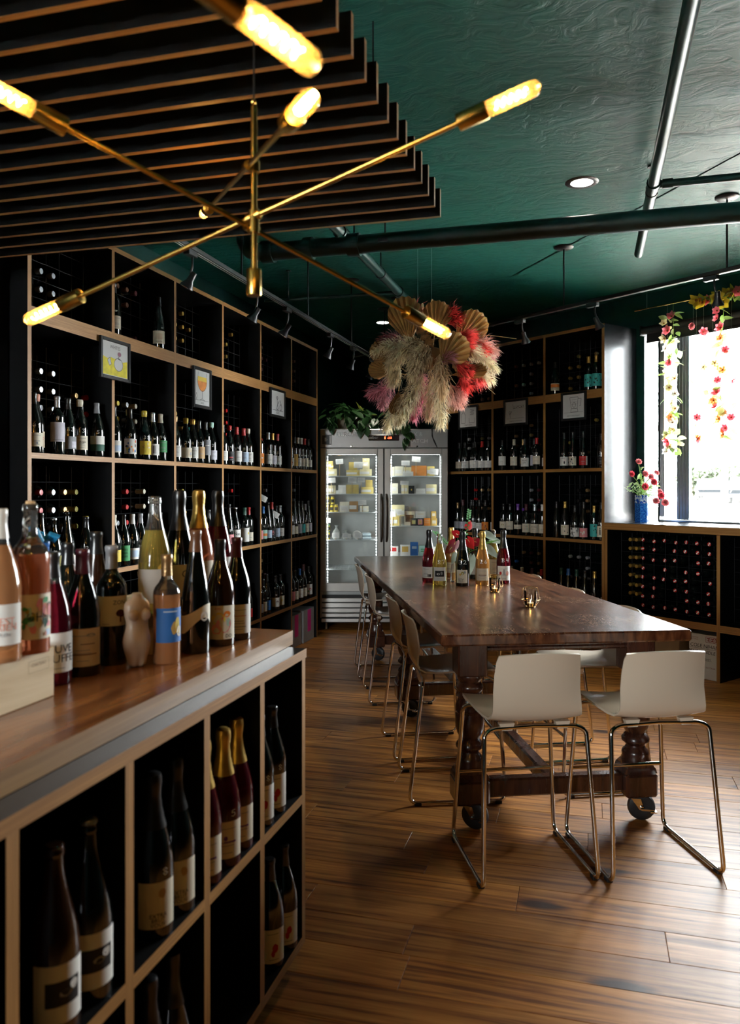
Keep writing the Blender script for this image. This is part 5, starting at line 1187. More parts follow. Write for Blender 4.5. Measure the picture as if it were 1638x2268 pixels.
def jar(px, z, r, h, c, lidc, where):
    t = food('jar', where, 'jar', 'jars in the fridge', X(px), z, .13)
    MB().lathe([(0, 0), (r, .001), (r, h * .78), (r * .8, h * .86), (r * .8, h * .9), (0, h * .9)], M('jar_' + c, CC[c], .2, coat=.4), 16).build('jar_body', t)
    MB().lathe([(r * .86, h * .86), (r * .86, h), (0, h + .001)], foil(lidc), 16).build('lid', t)
    m = MB(); patch(m, r + .0005, -r * .9, r * .9, h * .2, h * .62, paper('black')); m.build('label', t)
for px, z, w in ((120, S3, 'left of the bottom three'), (180, S3, 'middle of the bottom three'), (232, S3, 'right of the bottom three'), (128, S3 + .0825, 'left of the upper two'), (188, S3 + .0825, 'right of the upper two')): jar(px, z, .021, .08, 'yellow', 'olive', f'yellow-green jar on the third fridge shelf, {w}')
jar(132, S4, .022, .085, 'yellow', 'green', 'yellow jar at the left of the fourth fridge shelf'); jar(145, S4 + .0875, .013, .07, 'olive', 'green', 'small bottle stacked on the yellow jar in the fridge')
BAG = M('milky_plastic_bag', (.80, .84, .80), .25, trans=.3, var=.05)
for px, hh, w in ((235, .15, 'left'), (345, .10, 'right')):
    t = food('packed_mozzarella', f'milky bag of fresh cheese with green print, {w} one, fourth shelf', 'cheese', 'bags of fresh cheese', X(px), S4, .15)
    MB().lathe([(0, .0), (.04, .003), (.046, .03), (.038, hh * .55), (.016, hh * .75), (.012, hh * .82), (.024, hh), (0, hh)], BAG, 14).build('bag', t); m = MB(); patch(m, .0475, -.026, .026, .032, .034 + hh * .22, paper('green')); m.build('green_print', t)
t = food('ring_cheese', 'white ring-shaped cheese pack on the fourth fridge shelf', 'cheese', None, X(483), S4, .15); m = MB(); m.tube([(.036 * math.cos(a * .4488), 0, .048 + .036 * math.sin(a * .4488)) for a in range(14)], .0115, WHITE, 8, closed=True); m.build('ring', t); MB().lathe([(0, -.004), (.026, -.004), (.026, .004), (0, .004)], M('ring_film', (.75, .8, .85), .2), 16, Matrix.Translation((0, 0, .048)) @ Matrix.Rotation(PI / 2, 4, 'X')).build('film', t)
for i, z in enumerate((S4, S4 + .036)):
    t = food('foil_pack', f'silver-blue foil pack, {["lower", "upper"][i]} of the stack by the left handle', 'package', 'foil packs', X(600), z, .13); MB().cbox((-.05, 0, 0), (.05, .08, .035), M('silver_foil_pack', (.55, .66, .72), .2, .4, bump=.3), .010).build('pack', t)
def pack(px0, px1, z, h, c, where, y=.13, d=.05, prints=()):
    x0, x1 = X(px0), X(px1); t = food('food_box', where, 'package', 'packets in the fridge', (x0 + x1) / 2, z, y); w = (x1 - x0) / 2
    MB().cbox((-w, 0, 0), (w, d, h), paper(c), .002).build('carton', t); m = MB()
    for q in prints:
        if q[0] == 't': put_text(m, q[1], paper(q[5]), lambda a, b, q=q: Vector((w * q[2] + a, -.0012, h * q[3] + b)), q[4])
        else: m.box((w * q[0], -.0010, h * q[2]), (w * q[1], 0, h * q[3]), paper(q[4]))
    if prints: m.build('print', t)
pack(1135, 1208, Q3, .078, 'black', 'black food box, left of the row on the lower right shelf', prints=((-.6, .6, .25, .75, 'olive'),))
pack(1212, 1290, Q3, .078, 'black', 'black food box with pink print on the lower right shelf', prints=((-.7, .7, .15, .85, 'pink'), (-.4, .4, .3, .7, 'gold')))
pack(1296, 1376, Q3, .08, 'orange', 'orange food box on the lower right shelf', prints=(('t', 'Cream', 0, .6, .018, 'cream'), ('t', 'Crackers', 0, .35, .014, 'cream')))
pack(1382, 1456, Q3, .08, 'gold', 'gold food box at the right end of the lower shelf', prints=((-.6, .6, .3, .7, 'cream'),))
pack(1384, 1446, Q3 + .0805, .072, 'gold', 'gold food box stacked at the right end of the lower shelf', prints=((-.6, .6, .3, .7, 'cream'),))
pack(1060, 1190, Q3, .15, 'cream', 'pale salami pack reading SPICY behind the boxes', y=.20, prints=((-.75, .75, .25, .75, 'brown'), (-.68, .68, .29, .71, 'cream'), ('t', 'SPICY', 0, .46, .022, 'brown')))
pack(1200, 1325, Q3, .15, 'white', 'pale arched cheese pack reading RICOTTA behind the boxes', y=.20, prints=(('t', 'RICOTTA', 0, .1, .018, 'brown'), (-.5, -.2, .32, .36, 'green'), (.3, .6, .32, .36, 'green'), (-.6, .6, .8, .82, 'gold')))
pack(1110, 1180, Q2, .085, 'black', 'black round-cornered cheese pack on the second shelf, right door', prints=((-.2, .2, .4, .6, 'gold'),))
pack(872, 985, Q4, .10, 'white', 'white and red carton, bottom right shelf, left end', prints=((-1, .6, .45, .85, 'red'),)); pack(1012, 1130, Q4, .115, 'white', 'white and gold carton on the bottom right shelf', prints=((-.7, .6, .35, .85, 'gold'),))
pack(1134, 1228, Q4, .14, 'blue', 'blue packet on the bottom right shelf', y=.16, prints=((-.6, .6, .5, .7, 'ltblue'),)); pack(1236, 1345, Q4, .105, 'mint', 'pale green carton on the bottom right shelf', prints=((-.6, .3, .6, .7, 'green'), (-.6, .3, .4, .5, 'green')))
pack(1350, 1440, Q4, .095, 'white', 'white carton at the right end of the bottom shelf', prints=((-.5, .5, .4, .6, 'red'),))

# ================================================================== HANGING LAMPS
def bulb_glass():
    m, nt, b = _new('amber_bulb_glass'); L = nt.links.new; nt.nodes.remove(b)
    tr = N(nt, 'ShaderNodeBsdfTransparent'); tr.inputs['Color'].default_value = (1, .90, .72, 1)
    tl = N(nt, 'ShaderNodeBsdfTranslucent'); tl.inputs['Color'].default_value = (1, .72, .36, 1)
    gl = N(nt, 'ShaderNodeBsdfGlossy'); gl.inputs['Roughness'].default_value = .08
    m1 = N(nt, 'ShaderNodeMixShader'); m1.inputs[0].default_value = .10; L(tr.outputs[0], m1.inputs[1]); L(tl.outputs[0], m1.inputs[2])
    fr_ = N(nt, 'ShaderNodeFresnel'); m2_ = N(nt, 'ShaderNodeMixShader'); L(fr_.outputs[0], m2_.inputs[0]); L(m1.outputs[0], m2_.inputs[1]); L(gl.outputs[0], m2_.inputs[2])
    L(m2_.outputs[0], nt.nodes['Material Output'].inputs['Surface']); MATS['amber_bulb_glass'] = m; return m
BG = bulb_glass(); FIL = M('glowing_filament', (1, .56, .15), .5, emit=190, var=0)
R0 = ond(562, 1080, 1.6)
def chandelier(label, off):
    base = Vector((R0.x, R0.y, 0)) + off; t = thing('sputnik_chandelier', label, 'chandelier', base, 0, 'brass chandeliers')
    zb_, zt = ond(562, 655, 1.6).z, ond(562, 236, 1.6).z; c0 = Vector((R0.x, R0.y, 0))
    MB().tube([(0, 0, zb_ + .03), (0, 0, zt)], .0068, BRASS, 14).build('stem', t)
    MB().lathe([(0, zb_), (.0145, zb_), (.0152, zb_ + .002), (.0152, zb_ + .05), (.014, zb_ + .053), (.007, zb_ + .053)], BRASS, 20).build('bottom_socket', t)
    m = MB(); ring(m, (0, 0, zt + .008), (1, 0, 0), .006, .009, .004, BRASS); m.tube([(0, 0, zt + .014), (0, 0, CEIL - off.z)], .0022, BLACKMET, 6); m.build('hanging_cable', t)
    MB().lathe([(0, CEIL - off.z - .02), (.05, CEIL - off.z - .02), (.055, CEIL - off.z - .001), (0, CEIL - off.z - .001)], BRASS, 20).build('ceiling_canopy', t)
    for a, b in ((ond(55, 712, 1.78), ond(1197, 188, 1.42)), (ond(-70, 165, 1.25), ond(994, 743, 2.0)), (ond(690, 215, 1.08), ond(450, 475, 2.4))):
        a, b = a - c0, b - c0; d = (b - a).normalized(); L_ = (b - a).length; BL, SL = .105, .055
        arm = MB(); arm.tube([a + d * (BL + SL), b - d * (BL + SL)], .0052, BRASS, 12); ao = arm.build('arm', t)
        k = max(0, min(1, -(a.x * d.x + a.y * d.y) / (d.x ** 2 + d.y ** 2) / L_)); q = a + d * (L_ * k); hub = MB(); hub.tube([Vector((0, 0, q.z)), q], .008, BRASS, 12); ring(hub, (0, 0, q.z), (0, 0, 1), .004, .0115, .022, BRASS); ring(hub, q, d, .004, .0105, .03, BRASS); hub.build('joint', t)
        for p_, s in ((a, 1), (b, -1)):
            M4 = Matrix.Translation(p_) @ Vector((0, 0, 1)).rotation_difference(-d * s).to_matrix().to_4x4()      # z points out along the bulb; tip at the origin
            so = MB().lathe([(0, -BL - SL), (.007, -BL - SL), (.0165, -BL - SL + .003), (.0168, -BL + .002), (.0155, -BL + .004), (.0150, -BL - .02), (0, -BL - .02)], BRASS, 20, M4).build('socket', t)
            R_ = .0148; pr_ = [(.0125, -BL - .01), (R_, -BL + .006), (R_, -R_)] + [(R_ * math.cos(x_ * PI / 10), -R_ + R_ * math.sin(x_ * PI / 10)) for x_ in range(1, 6)]
            bo = MB().lathe(pr_, BG, 20, M4).build('bulb_glass', t)
            m = MB(); m.tube([(.0062 * math.cos(i * .9), .0062 * math.sin(i * .9), -BL + .018 + i * .0019) for i in range(34)], .0016, FIL, 5, x=M4); m.build('filament', bo)
    return t
chandelier('brass sputnik chandelier with tube bulbs hanging over the counter', Vector((0, 0, 0)))
T2 = ond(705, 152, .85) - ond(994, 743, 2.0)
chandelier('nearer brass sputnik chandelier, one bulb showing at the top', T2)

# ================================================================== FRAMED PICTURES
FRB = M('picture_frame_black', (.012, .013, .014), .3); MATW = M('picture_paper', (.70, .70, .70), .6, var=.03)
LINE = M('drawn_line', (.12, .12, .13), .7)
def picture(mat, u0, u1, v0, v1, label, draw, tilt=0):
    d2 = mat.to_3x3() @ Vector((1, 0, 0)); p = mat @ Vector((0, -.012, 0)); a = online(u0, v0, p, (d2.x, d2.y)); b = online(u1, v1, p, (d2.x, d2.y)); iv = mat.inverted()
    la, lb_ = iv @ a, iv @ b; x0, x1 = la.x, lb_.x; zc = (online((u0 + u1) / 2, (v0 + v1) / 2, p, (d2.x, d2.y))).z
    h = (v1 - v0) / FPX * ((a - E0).xy.dot(FWD) + (b - E0).xy.dot(FWD)) / 2; w = x1 - x0
    t = thing('framed_picture', label, 'picture', (0, 0, 0), 0, 'framed drawings on the shelving'); t.matrix_world = mat @ Matrix.Translation(((x0 + x1) / 2, -.004, zc)) @ Matrix.Rotation(tilt, 4, 'Y')
    W, H_ = w / 2, h / 2; bw = min(w, h) * .085
    for lo, hi in (((-W, -.016, -H_), (-W + bw, 0, H_)), ((W - bw, -.016, -H_), (W, 0, H_)), ((-W + bw, -.016, H_ - bw), (W - bw, 0, H_)), ((-W + bw, -.016, -H_), (W - bw, 0, -H_ + bw))): MB().cbox(lo, hi, FRB, .002).build('frame_bar', t)
    MB().box((-W + bw, -.008, -H_ + bw), (W - bw, -.001, H_ - bw), MATW).build('sheet', t)
    m = MB(); iw, ih = W - bw, H_ - bw
    def f(x, y, k=0): return Vector((x * iw, -.0084 - k * .0002, y * ih))
    def ln(pts, wd=.012, mt=LINE, k=2):
        for (xa, ya), (xb, yb_) in zip(pts, pts[1:]):
            dx, dy = (xb - xa) * iw, (yb_ - ya) * ih; L_ = math.hypot(dx, dy) or 1; nx, ny = -dy / L_ * wd * iw / 2 / iw, dx / L_ * wd * iw / 2 / ih
            m.add([f(xa - nx, ya - ny, k), f(xb - nx, yb_ - ny, k), f(xb + nx, yb_ + ny, k), f(xa + nx, ya + ny, k)], [(0, 1, 2, 3)], mt)
    def poly(pts, mt, k=1): m.add([f(x, y, k) for x, y in pts], [tuple(range(len(pts)))], mt)
    def tx(s, x, y, size): put_text(m, s, LINE, lambda a_, b_: f(x, y, 2) + Vector((a_, 0, b_)), size * iw)
    draw(ln, poly, tx); m.build('drawing', t); return t
arc = lambda cx, cy_, rx, ry, a0, a1, n=10: [(cx + rx * math.cos(a0 + (a1 - a0) * i / n), cy_ + ry * math.sin(a0 + (a1 - a0) * i / n)) for i in range(n + 1)]
YEL = M('drawing_yellow', (.72, .62, .03), .6, var=.2, nscale=30); ORG = M('drawing_orange', (.80, .28, .05), .6, var=.15, nscale=30); YL2 = M('drawing_amber', (.85, .60, .08), .6)
def dr1(ln, poly, tx):
    poly([(-.95, -.95), (.95, -.95), (.95, .05), (.6, -.05), (.2, .0), (-.3, .1), (-.6, .0), (-.95, .1)], YEL); tx('WHITES', 0, .62, .22)
    poly(arc(.25, -.25, .34, .38, 0, 2 * PI, 16), MATW, 2); ln(arc(.25, -.25, .34, .38, 0, 2 * PI, 16), .025, k=3); poly(arc(.32, .38, .14, .14, 0, 2 * PI), M('drawing_plum', (.25, .10, .16), .6), 3); ln([(.3, .25), (.2, .1), (.4, .05)], .03, k=4)
    poly([(-.6, -.1), (-.4, .1), (-.3, -.3), (-.45, -.4)], MATW, 2); ln([(-.6, -.1), (-.4, .1), (-.3, -.3), (-.45, -.4), (-.6, -.1)], .02, k=3)
def dr2(ln, poly, tx):
    g = arc(0, .45, .62, .62, PI, 2 * PI, 14); poly([(-.6, .40), (.6, .40)] + arc(0, .42, .62, .62, 0, -PI, 14)[1:-1], ORG, 1); poly([(-.60, .66), (.60, .66), (.61, .40), (-.61, .40)], YL2, 1)
    ln([(-.52, .92), (-.62, .42)], .03); ln([(.52, .92), (.62, .42)], .03); ln(g, .03); ln([(0, -.18), (0, -.62)], .04); ln([(-.35, -.72), (0, -.62), (.35, -.72)], .03); ln([(-.9, -.72), (.9, -.72)], .02); ln([(-.85, -.5), (-.75, -.3), (-.65, -.5), (-.75, -.7), (-.85, -.5)], .025); tx('SKINS', 0, -.92, .16)
def dr3(ln, poly, tx):
    ln(arc(-.1, .45, .12, .1, 0, 6.3), .05); ln([(-.1, .35), (-.05, -.1), (-.2, -.5), (.05, -.5), (-.05, -.1), (.2, .2)], .05); ln([(-.8, -.6), (.8, -.6)], .03); ln(arc(.45, -.3, .15, .25, 0, 6.3), .05); ln([(.3, .3), (.5, .0), (.6, -.3)], .05); tx('REDS', 0, -.9, .2)
def dr4(ln, poly, tx):
    ln([(-.8, -.6), (-.8, .3), (-.65, .45), (-.65, .7), (-.5, .7), (-.5, .45), (-.35, .3), (-.35, -.6), (-.8, -.6)], .03); [poly(arc(.4 + .14 * (i % 3) + (.07 if i // 3 % 2 else 0) - .1, .75 - .13 * (i // 3), .05, .05, 0, 6.3, 6), LINE) for i in range(15)]; ln([(.1, -.1), (.15, -.6), (.75, -.6), (.8, -.1)], .03); tx('PINOT NOIR', 0, -.86, .15)
def dr5(ln, poly, tx):
    ln([(-.2, .55), (.85, .6)], .015); ln([(-.2, .35), (.85, .4)], .015); [poly(arc(-.1 + .17 * i, .45 + .05 * ((i * 7) % 3 - 1), .05, .05, 0, 6.3, 6), LINE) for i in range(6)]; ln([(-.25, .75), (-.2, .3)], .03); ln(arc(-.55, .0, .08, .12, 0, 6.3), .03); ln([(-.55, -.12), (-.5, -.5)], .03); ln([(-.55, -.2), (-.35, .1)], .03); ln([(-.85, -.55), (.85, -.55)], .015); tx('CABERNET SAUVIGNON', 0, -.85, .11)
def dr6(ln, poly, tx):
    ln([(-.35, .75), (-.2, -.2), (.35, -.2), (.42, .75), (-.35, .75)], .03); ln([(.42, .6), (.7, .6), (.66, .0), (.55, .0)], .03); ln([(-.2, -.2), (-.28, -.5), (.42, -.5), (.35, -.2)], .03); [ln([(-.2, .55 - .2 * i), (.3, .55 - .2 * i)], .015) for i in range(3)]; ln(arc(.05, .1, .15, .2, 0, 6.3), .03); ln([(-.9, -.52), (.9, -.52)], .015); tx('NEW WORLD BLENDS', 0, -.85, .12)
picture(LM, 221, 287, 752, 842, 'framed drawing with yellow grass, nearest on the left shelving', dr1)
picture(LM, 427, 467, 815, 905, 'framed drawing of an orange wine glass on the left shelving', dr2)
picture(LM, 598, 631, 862, 925, 'small framed line drawing, farthest on the left shelving', dr3)
picture(RM, 1015, 1058, 898, 950, 'framed drawing of a bottle and grapes by the fridge', dr4)
picture(RM, 1115, 1168, 884, 942, 'framed drawing of musical notes, middle of the right shelving', dr5)
picture(RM, 1242, 1298, 868, 931, 'framed drawing of a blender, right end of the right shelving', dr6)
# hang tags on two left bottles
for (u, v, z, lb) in ((610, 1140, 0, 'white paper tag hanging on a red-capped bottle, left shelving'), (583, 1104, 0, 'grey paper tag hanging from a lying bottle, left shelving')):
    p_ = onx(u, v, XL - .012); m = MB(); m.box((-.032, -.0006, -.024), (.032, .0006, .024), WHITE, x=Matrix.Rotation(.5, 4, 'Y')); [m.box((-.022, -.001, -.012 + .009 * k), (.018, -.0006, -.0105 + .009 * k), LINE, x=Matrix.Rotation(.5, 4, 'Y')) for k in range(4)]
    m.tube([(-.02, .0, .02), (-.03, .03, .075)], .0006, WHITE, 4)
    o = m.build('paper_tag', None, p_, (0, 0, math.radians(40))); tag(o, lb, 'tag')

# ================================================================== BOXES ON THE FLOOR
def carton(label, mat, x0, x1, y0, y1, z, h, col_, deco=None):
    t = thing('cardboard_box', label, 'box', (0, 0, 0), 0); t.matrix_world = mat @ Matrix.Translation(((x0 + x1) / 2, y0, z)); W = (x1 - x0) / 2; D_ = y1 - y0
    MB().cbox((-W, 0, 0), (W, D_, h - .004), col_, .003).build('carton', t)
    for s in (0, 1): MB().cbox((-W, D_ / 2 * s + .001, h - .004), (W, D_ / 2 * (s + 1) - .001, h), col_, .001).build('lid_flap', t)
    for k, dc in enumerate(deco or ()): m = MB(); dc(m, W, h); m.build(('handwriting', 'printed_marks')[k], t)
    return t
WBX = M('white_cardboard', (.70, .68, .66), .7, var=.05); GBX = M('grey_cardboard', (.36, .36, .36), .7); KBX = M('brown_cardboard', (.34, .22, .12), .75); PNK = M('pink_tape', (.85, .04, .35), .5); RINK = M('red_print', (.30, .06, .05), .7)
def hand(m, s, W, x, z, size, mt=INK): put_text(m, s, mt, lambda a, b: Vector((x + a + b * .12, -.0012, z + b)), size)
def deco_w(m, W, h):
    hand(m, 'COLE NIHAN', W, .01, h * .70, .040); m.box((-W * .9, -.0012, h * .675), (W * .9, -.0006, h * .680), INK); hand(m, 'MAY BUNDLE !', W, .0, h * .57, .036); hand(m, 'Lhoiri', W, .03, h * .43, .026); m.box((.0, -.0012, h * .415), (.07, -.0006, h * .42), INK)
def deco_w2(m, W, h):
    hand(m, 'PRODOTTO IN ITALIA', W, .01, h * .25, .018, RINK); hand(m, 'CONTIENE', W, -W * .6, h * .90, .013, RINK); hand(m, 'BOTTIGLIE', W, -W * .6, h * .86, .013, RINK)
    for i in range(3):
        x = W * (.18 + .27 * i)
        for q in ((0, .045, 0, .003), (0, .045, .042, .045), (0, .003, 0, .045), (.042, .045, 0, .045), (.014, .03, .01, .018), (.02, .025, .01, .035), (.012, .033, .028, .036)): m.box((x + q[0], -.0012, h * .83 + q[2]), (x + q[1], -.0006, h * .83 + q[3]), RINK)
bx0 = (RM.inverted() @ online(1525, 1500, rw(0, .03), (RM.to_3x3() @ Vector((1, 0, 0)))[:2])).x
carton('white wine carton with handwriting under the window cabinet', RM, bx0, 1.015, .03, .30, 0, .345, WBX, (deco_w, deco_w2))
carton('brown cardboard box with script lettering under the window cabinet', RM, .36, .68, .05, .35, 0, .34, KBX, (lambda m, W, h: hand(m, 'Lucille', W, -.02, h * .78, .075),))
carton('plain brown box in the next bay under the window', RM, 1.25, 1.55, .12, .4, 0, .16, KBX)
def deco_p(m, W, h): m.box((-.035, -.0012, h * .30), (.06, -.0004, h * .98), PNK)
carton('grey carton with pink tape, right one at the foot of the left shelving', LM, 7.10, 7.40, .015, .35, 0, .31, GBX, (deco_p,))
carton('grey carton with pink tape, left one at the foot of the left shelving', LM, 6.80, 7.08, .03, .35, 0, .30, GBX, (deco_p,))

# ================================================================== HANGING DRIED FLOWERS
FC = ond(955, 800, 5.7); cl = thing('dried_flower_cloud', 'large hanging cloud of pampas grass, palm fans and red dried flowers', 'flower arrangement', FC)
PAM = leafy('pampas_cream', (.90, .76, .54), .9, .4); PAB = leafy('pampas_beige', (.62, .46, .28), .9, .4); PKP = leafy('plume_pink', (.68, .26, .32), .9, .4); MAG = leafy('plume_mauve', (.46, .20, .22), .9, .4); REDF = leafy('plume_red', (.72, .07, .06), .8, .4); PLM = leafy('palm_fan', (.40, .23, .08), .6, .3); PNL = leafy('pale_pink_sprig', (.85, .52, .44), .8, .4); BRN = leafy('brown_hydrangea', (.30, .16, .06), .8, .3); STW = M('straw_stem', (.55, .42, .2), .7)
def fcp(zx, zy, dd): return ond(680 + zx * .293, 620 + zy * .293, 5.7 - dd) - FC
def plume(a, b, dda, ddb, mt, n, rad_, sag=.0, slen=.075, name='pampas_plume'):
    A, B = fcp(*a, dda), fcp(*b, ddb); m = MB(); L_ = (B - A).length
    P = [A.lerp(B, t) + Vector((0, 0, sag * math.sin(PI * t))) for t in [i / 8 for i in range(9)]]; m.tube(P, [.004 - .003 * i / 8 for i in range(9)], mt, 5)
    for i in range(n):
        t = random.random() ** .8; k = min(int(t * 8), 7); c = P[k].lerp(P[k + 1], t * 8 - k); ax = (P[k + 1] - P[k]).normalized()
        env = (math.sin(PI * min(1, .12 + t * .86)) ** .6) * rad_
        rnd = Vector((random.gauss(0, 1), random.gauss(0, 1), random.gauss(0, 1))); rnd -= ax * rnd.dot(ax); rnd.normalize()
        d = (ax * random.uniform(.45, 1.1) + rnd * random.uniform(.3, 1.0)); e = c + d * slen * random.uniform(.6, 1.25) * (env / rad_ * .7 + .3) + rnd * env * .35 + Vector((0, 0, -.012))
        mid = c.lerp(e, .55) + Vector((0, 0, .006)) + rnd * env * .25; s = ax.cross(rnd).normalized() * .0028
        m.add([c - s, c + s, mid + s * .9, mid - s * .9, e], [(0, 1, 2, 3), (3, 2, 4)], mt)
    m.build(name, cl)
random.seed(11)
for a in (((900, 540), (500, 545), .1, .2, PAM, 420, .07, .05), ((890, 500), (610, 670), .2, .3, PAM, 700, .10, .06), ((880, 540), (790, 745), .28, .36, PAM, 520, .08, .05), ((930, 520), (840, 700), .3, .36, PAB, 420, .08, .04), ((880, 720), (680, 1095), .22, .28, PAM, 720, .085, .02), ((730, 860), (590, 1135), .12, .15, PAM, 420, .06, .01), ((970, 640), (1010, 1115), .2, .22, PAM, 640, .075, 0), ((1000, 560), (1020, 880), .3, .34, PAB, 420, .07, 0),
          ((1080, 520), (1430, 690), .18, .22, PAM, 620, .075, .05), ((1230, 450), (1430, 560), .05, .0, PNL, 320, .06, .03), ((1230, 690), (1400, 770), .1, .1, PAM, 260, .05, .02), ((930, 680), (910, 1045), .12, .12, PAB, 360, .045, 0), ((880, 760), (800, 1050), .05, .05, PKP, 360, .05, 0), ((620, 820), (470, 870), .0, 0, PKP, 240, .05, .01), ((760, 470), (550, 465), .0, .05, MAG, 320, .06, .02), ((830, 500), (640, 600), .05, .1, MAG, 300, .06, .02), ((1000, 640), (1110, 590), .28, .30, MAG, 300, .055, .02), ((620, 700), (560, 960), -.05, -.05, MAG, 360, .07, 0), ((860, 700), (880, 900), -.05, .0, PKP, 300, .07, 0), ((700, 680), (640, 780), .15, .2, PAM, 300, .06, .02), ((1250, 560), (1400, 600), -.05, -.1, PKP, 260, .06, .02)): plume(*a)
for a, b, dd, n in (((1130, 420), (1260, 430), .15, 260), ((1120, 480), (1240, 500), .2, 260), ((1240, 500), (1350, 560), .05, 260), ((1120, 640), (1230, 700), .22, 320), ((1060, 280), (1120, 240), .02, 160), ((1050, 330), (1150, 300), .0, 160), ((1150, 740), (1220, 820), .12, 220), ((1250, 690), (1340, 760), .0, 200), ((780, 250), (830, 200), -.05, 90)): plume(a, b, dd, dd + .03, REDF, n, .07, .0, .085, 'red_dried_grass')
for a, b, dd in (((1080, 780), (1130, 960), .15), ((1100, 800), (1190, 900), .12), ((1060, 820), (1090, 930), .16), ((1150, 820), (1170, 960), .1), ((940, 900), (920, 1040), .1)): plume(a, b, dd, dd, PNL, 200, .04, 0, .05, 'pink_sprig')
for a, b, dd in (((760, 440), (800, 480), .2), ((850, 450), (900, 430), .22), ((820, 400), (860, 380), .2), ((880, 490), (930, 460), .24)): plume(a, b, dd, dd, BRN, 200, .06, 0, .05, 'brown_flower_head')
def fan(c, ang, R_, spread, dd, mt=PLM, tilt=.2, n=18):
    o = fcp(*c, dd); m = MB(); ex, ez, ey = RGT.to_3d(), Vector((0, 0, 1)), -FWD.to_3d(); V = [o]; F = []
    for i in range(n + 1):
        a = ang + spread * (i / n - .5); r = R_ * (1 - .38 * (abs(i / n - .5) * 2) ** 2.2) * (1 + .012 * (i % 2)); dr = ex * math.cos(a) + ez * math.sin(a)
        V.append(o + dr * r * .45 + ey * (tilt * r * .45 + (.010 if i % 2 else -.010))); V.append(o + dr * r + ey * (tilt * r + (.016 if i % 2 else -.016)))
    for i in range(n): F += [(0, 1 + 2 * i, 3 + 2 * i), (1 + 2 * i, 2 + 2 * i, 4 + 2 * i, 3 + 2 * i)]
    m.add(V, F, mt); m.tube([o, o - (ex * math.cos(ang) + ez * math.sin(ang)) * .12], .004, STW, 5); m.build('palm_fan', cl)
for a in (((775, 480), 1.75, .32, 1.3, .05), ((960, 420), 1.45, .24, 1.5, .0), ((1130, 480), .85, .27, 1.5, -.03), ((1010, 610), .75, .22, 1.9, .30), ((650, 620), 2.5, .19, 1.4, .02), ((640, 700), 3.0, .17, 1.3, .0), ((1090, 720), .15, .24, .7, .2), ((690, 840), -1.75, .17, .9, .2), ((1090, 560), -.9, .16, 1.2, .1)): fan(*a)
for a, b in (((940, 330), (945, 170)), ((1100, 320), (1190, 262)), ((880, 300), (870, 200)), ((1200, 420), (1580, 445)), ((1250, 740), (1420, 865)), ((1150, 450), (1330, 400))):
    m = MB(); A, B = fcp(*a, 0), fcp(*b, 0); m.tube([A, A.lerp(B, .5) + Vector((0, 0, .012)), B], .0016, STW, 5)
    if b[1] < 300: m.ball(B, .011, PAM if b[0] < 1000 else PNL, 8, 6, (1, 1, 2.2))
    m.build('dried_stem', cl)
for zx in (835, 940): m = MB(); A = fcp(zx, 420, 0); m.tube([A, (A.x, A.y, CEIL - FC.z)], .0013, STEEL, 5); m.build('hanging_wire', cl)
m = MB(); m.ball((0, 0, .02), .10, BRN, 12, 8, (1.2, 1, .8)); m.build('moss_core', cl)

# ================================================================== LEAF AND BLOSSOM PIECES
def leaf_mesh(name, L_, W_, mt, heart=0, droop=.15):
    m = MB(); leaf(m, (0, 0, 0), (1, 0, 0), (0, 0, 1), L_, W_, mt, heart, .18, 6, droop); return m.mesh(name)
def blossom_mesh(name, r, mt, cmt, n=5):
    m = MB()
    for i in range(n): a = 2 * PI * i / n; leaf(m, (0, 0, 0), (math.cos(a), math.sin(a), .5), (0, 0, 1), r, r * .8, mt, 0, .2, 5, -.1)
    m.ball((0, 0, r * .15), r * .17, cmt, 6, 4); return m.mesh(name)
def rq(spread=1.0): return Vector((random.uniform(-1, 1) * spread, random.uniform(-1, 1) * spread, random.uniform(-PI, PI)))
def piece(name, me, parent, loc, rot, s=1.0):
    o = obj(name, me, parent, loc, rot); o.scale = (s,) * 3; return o
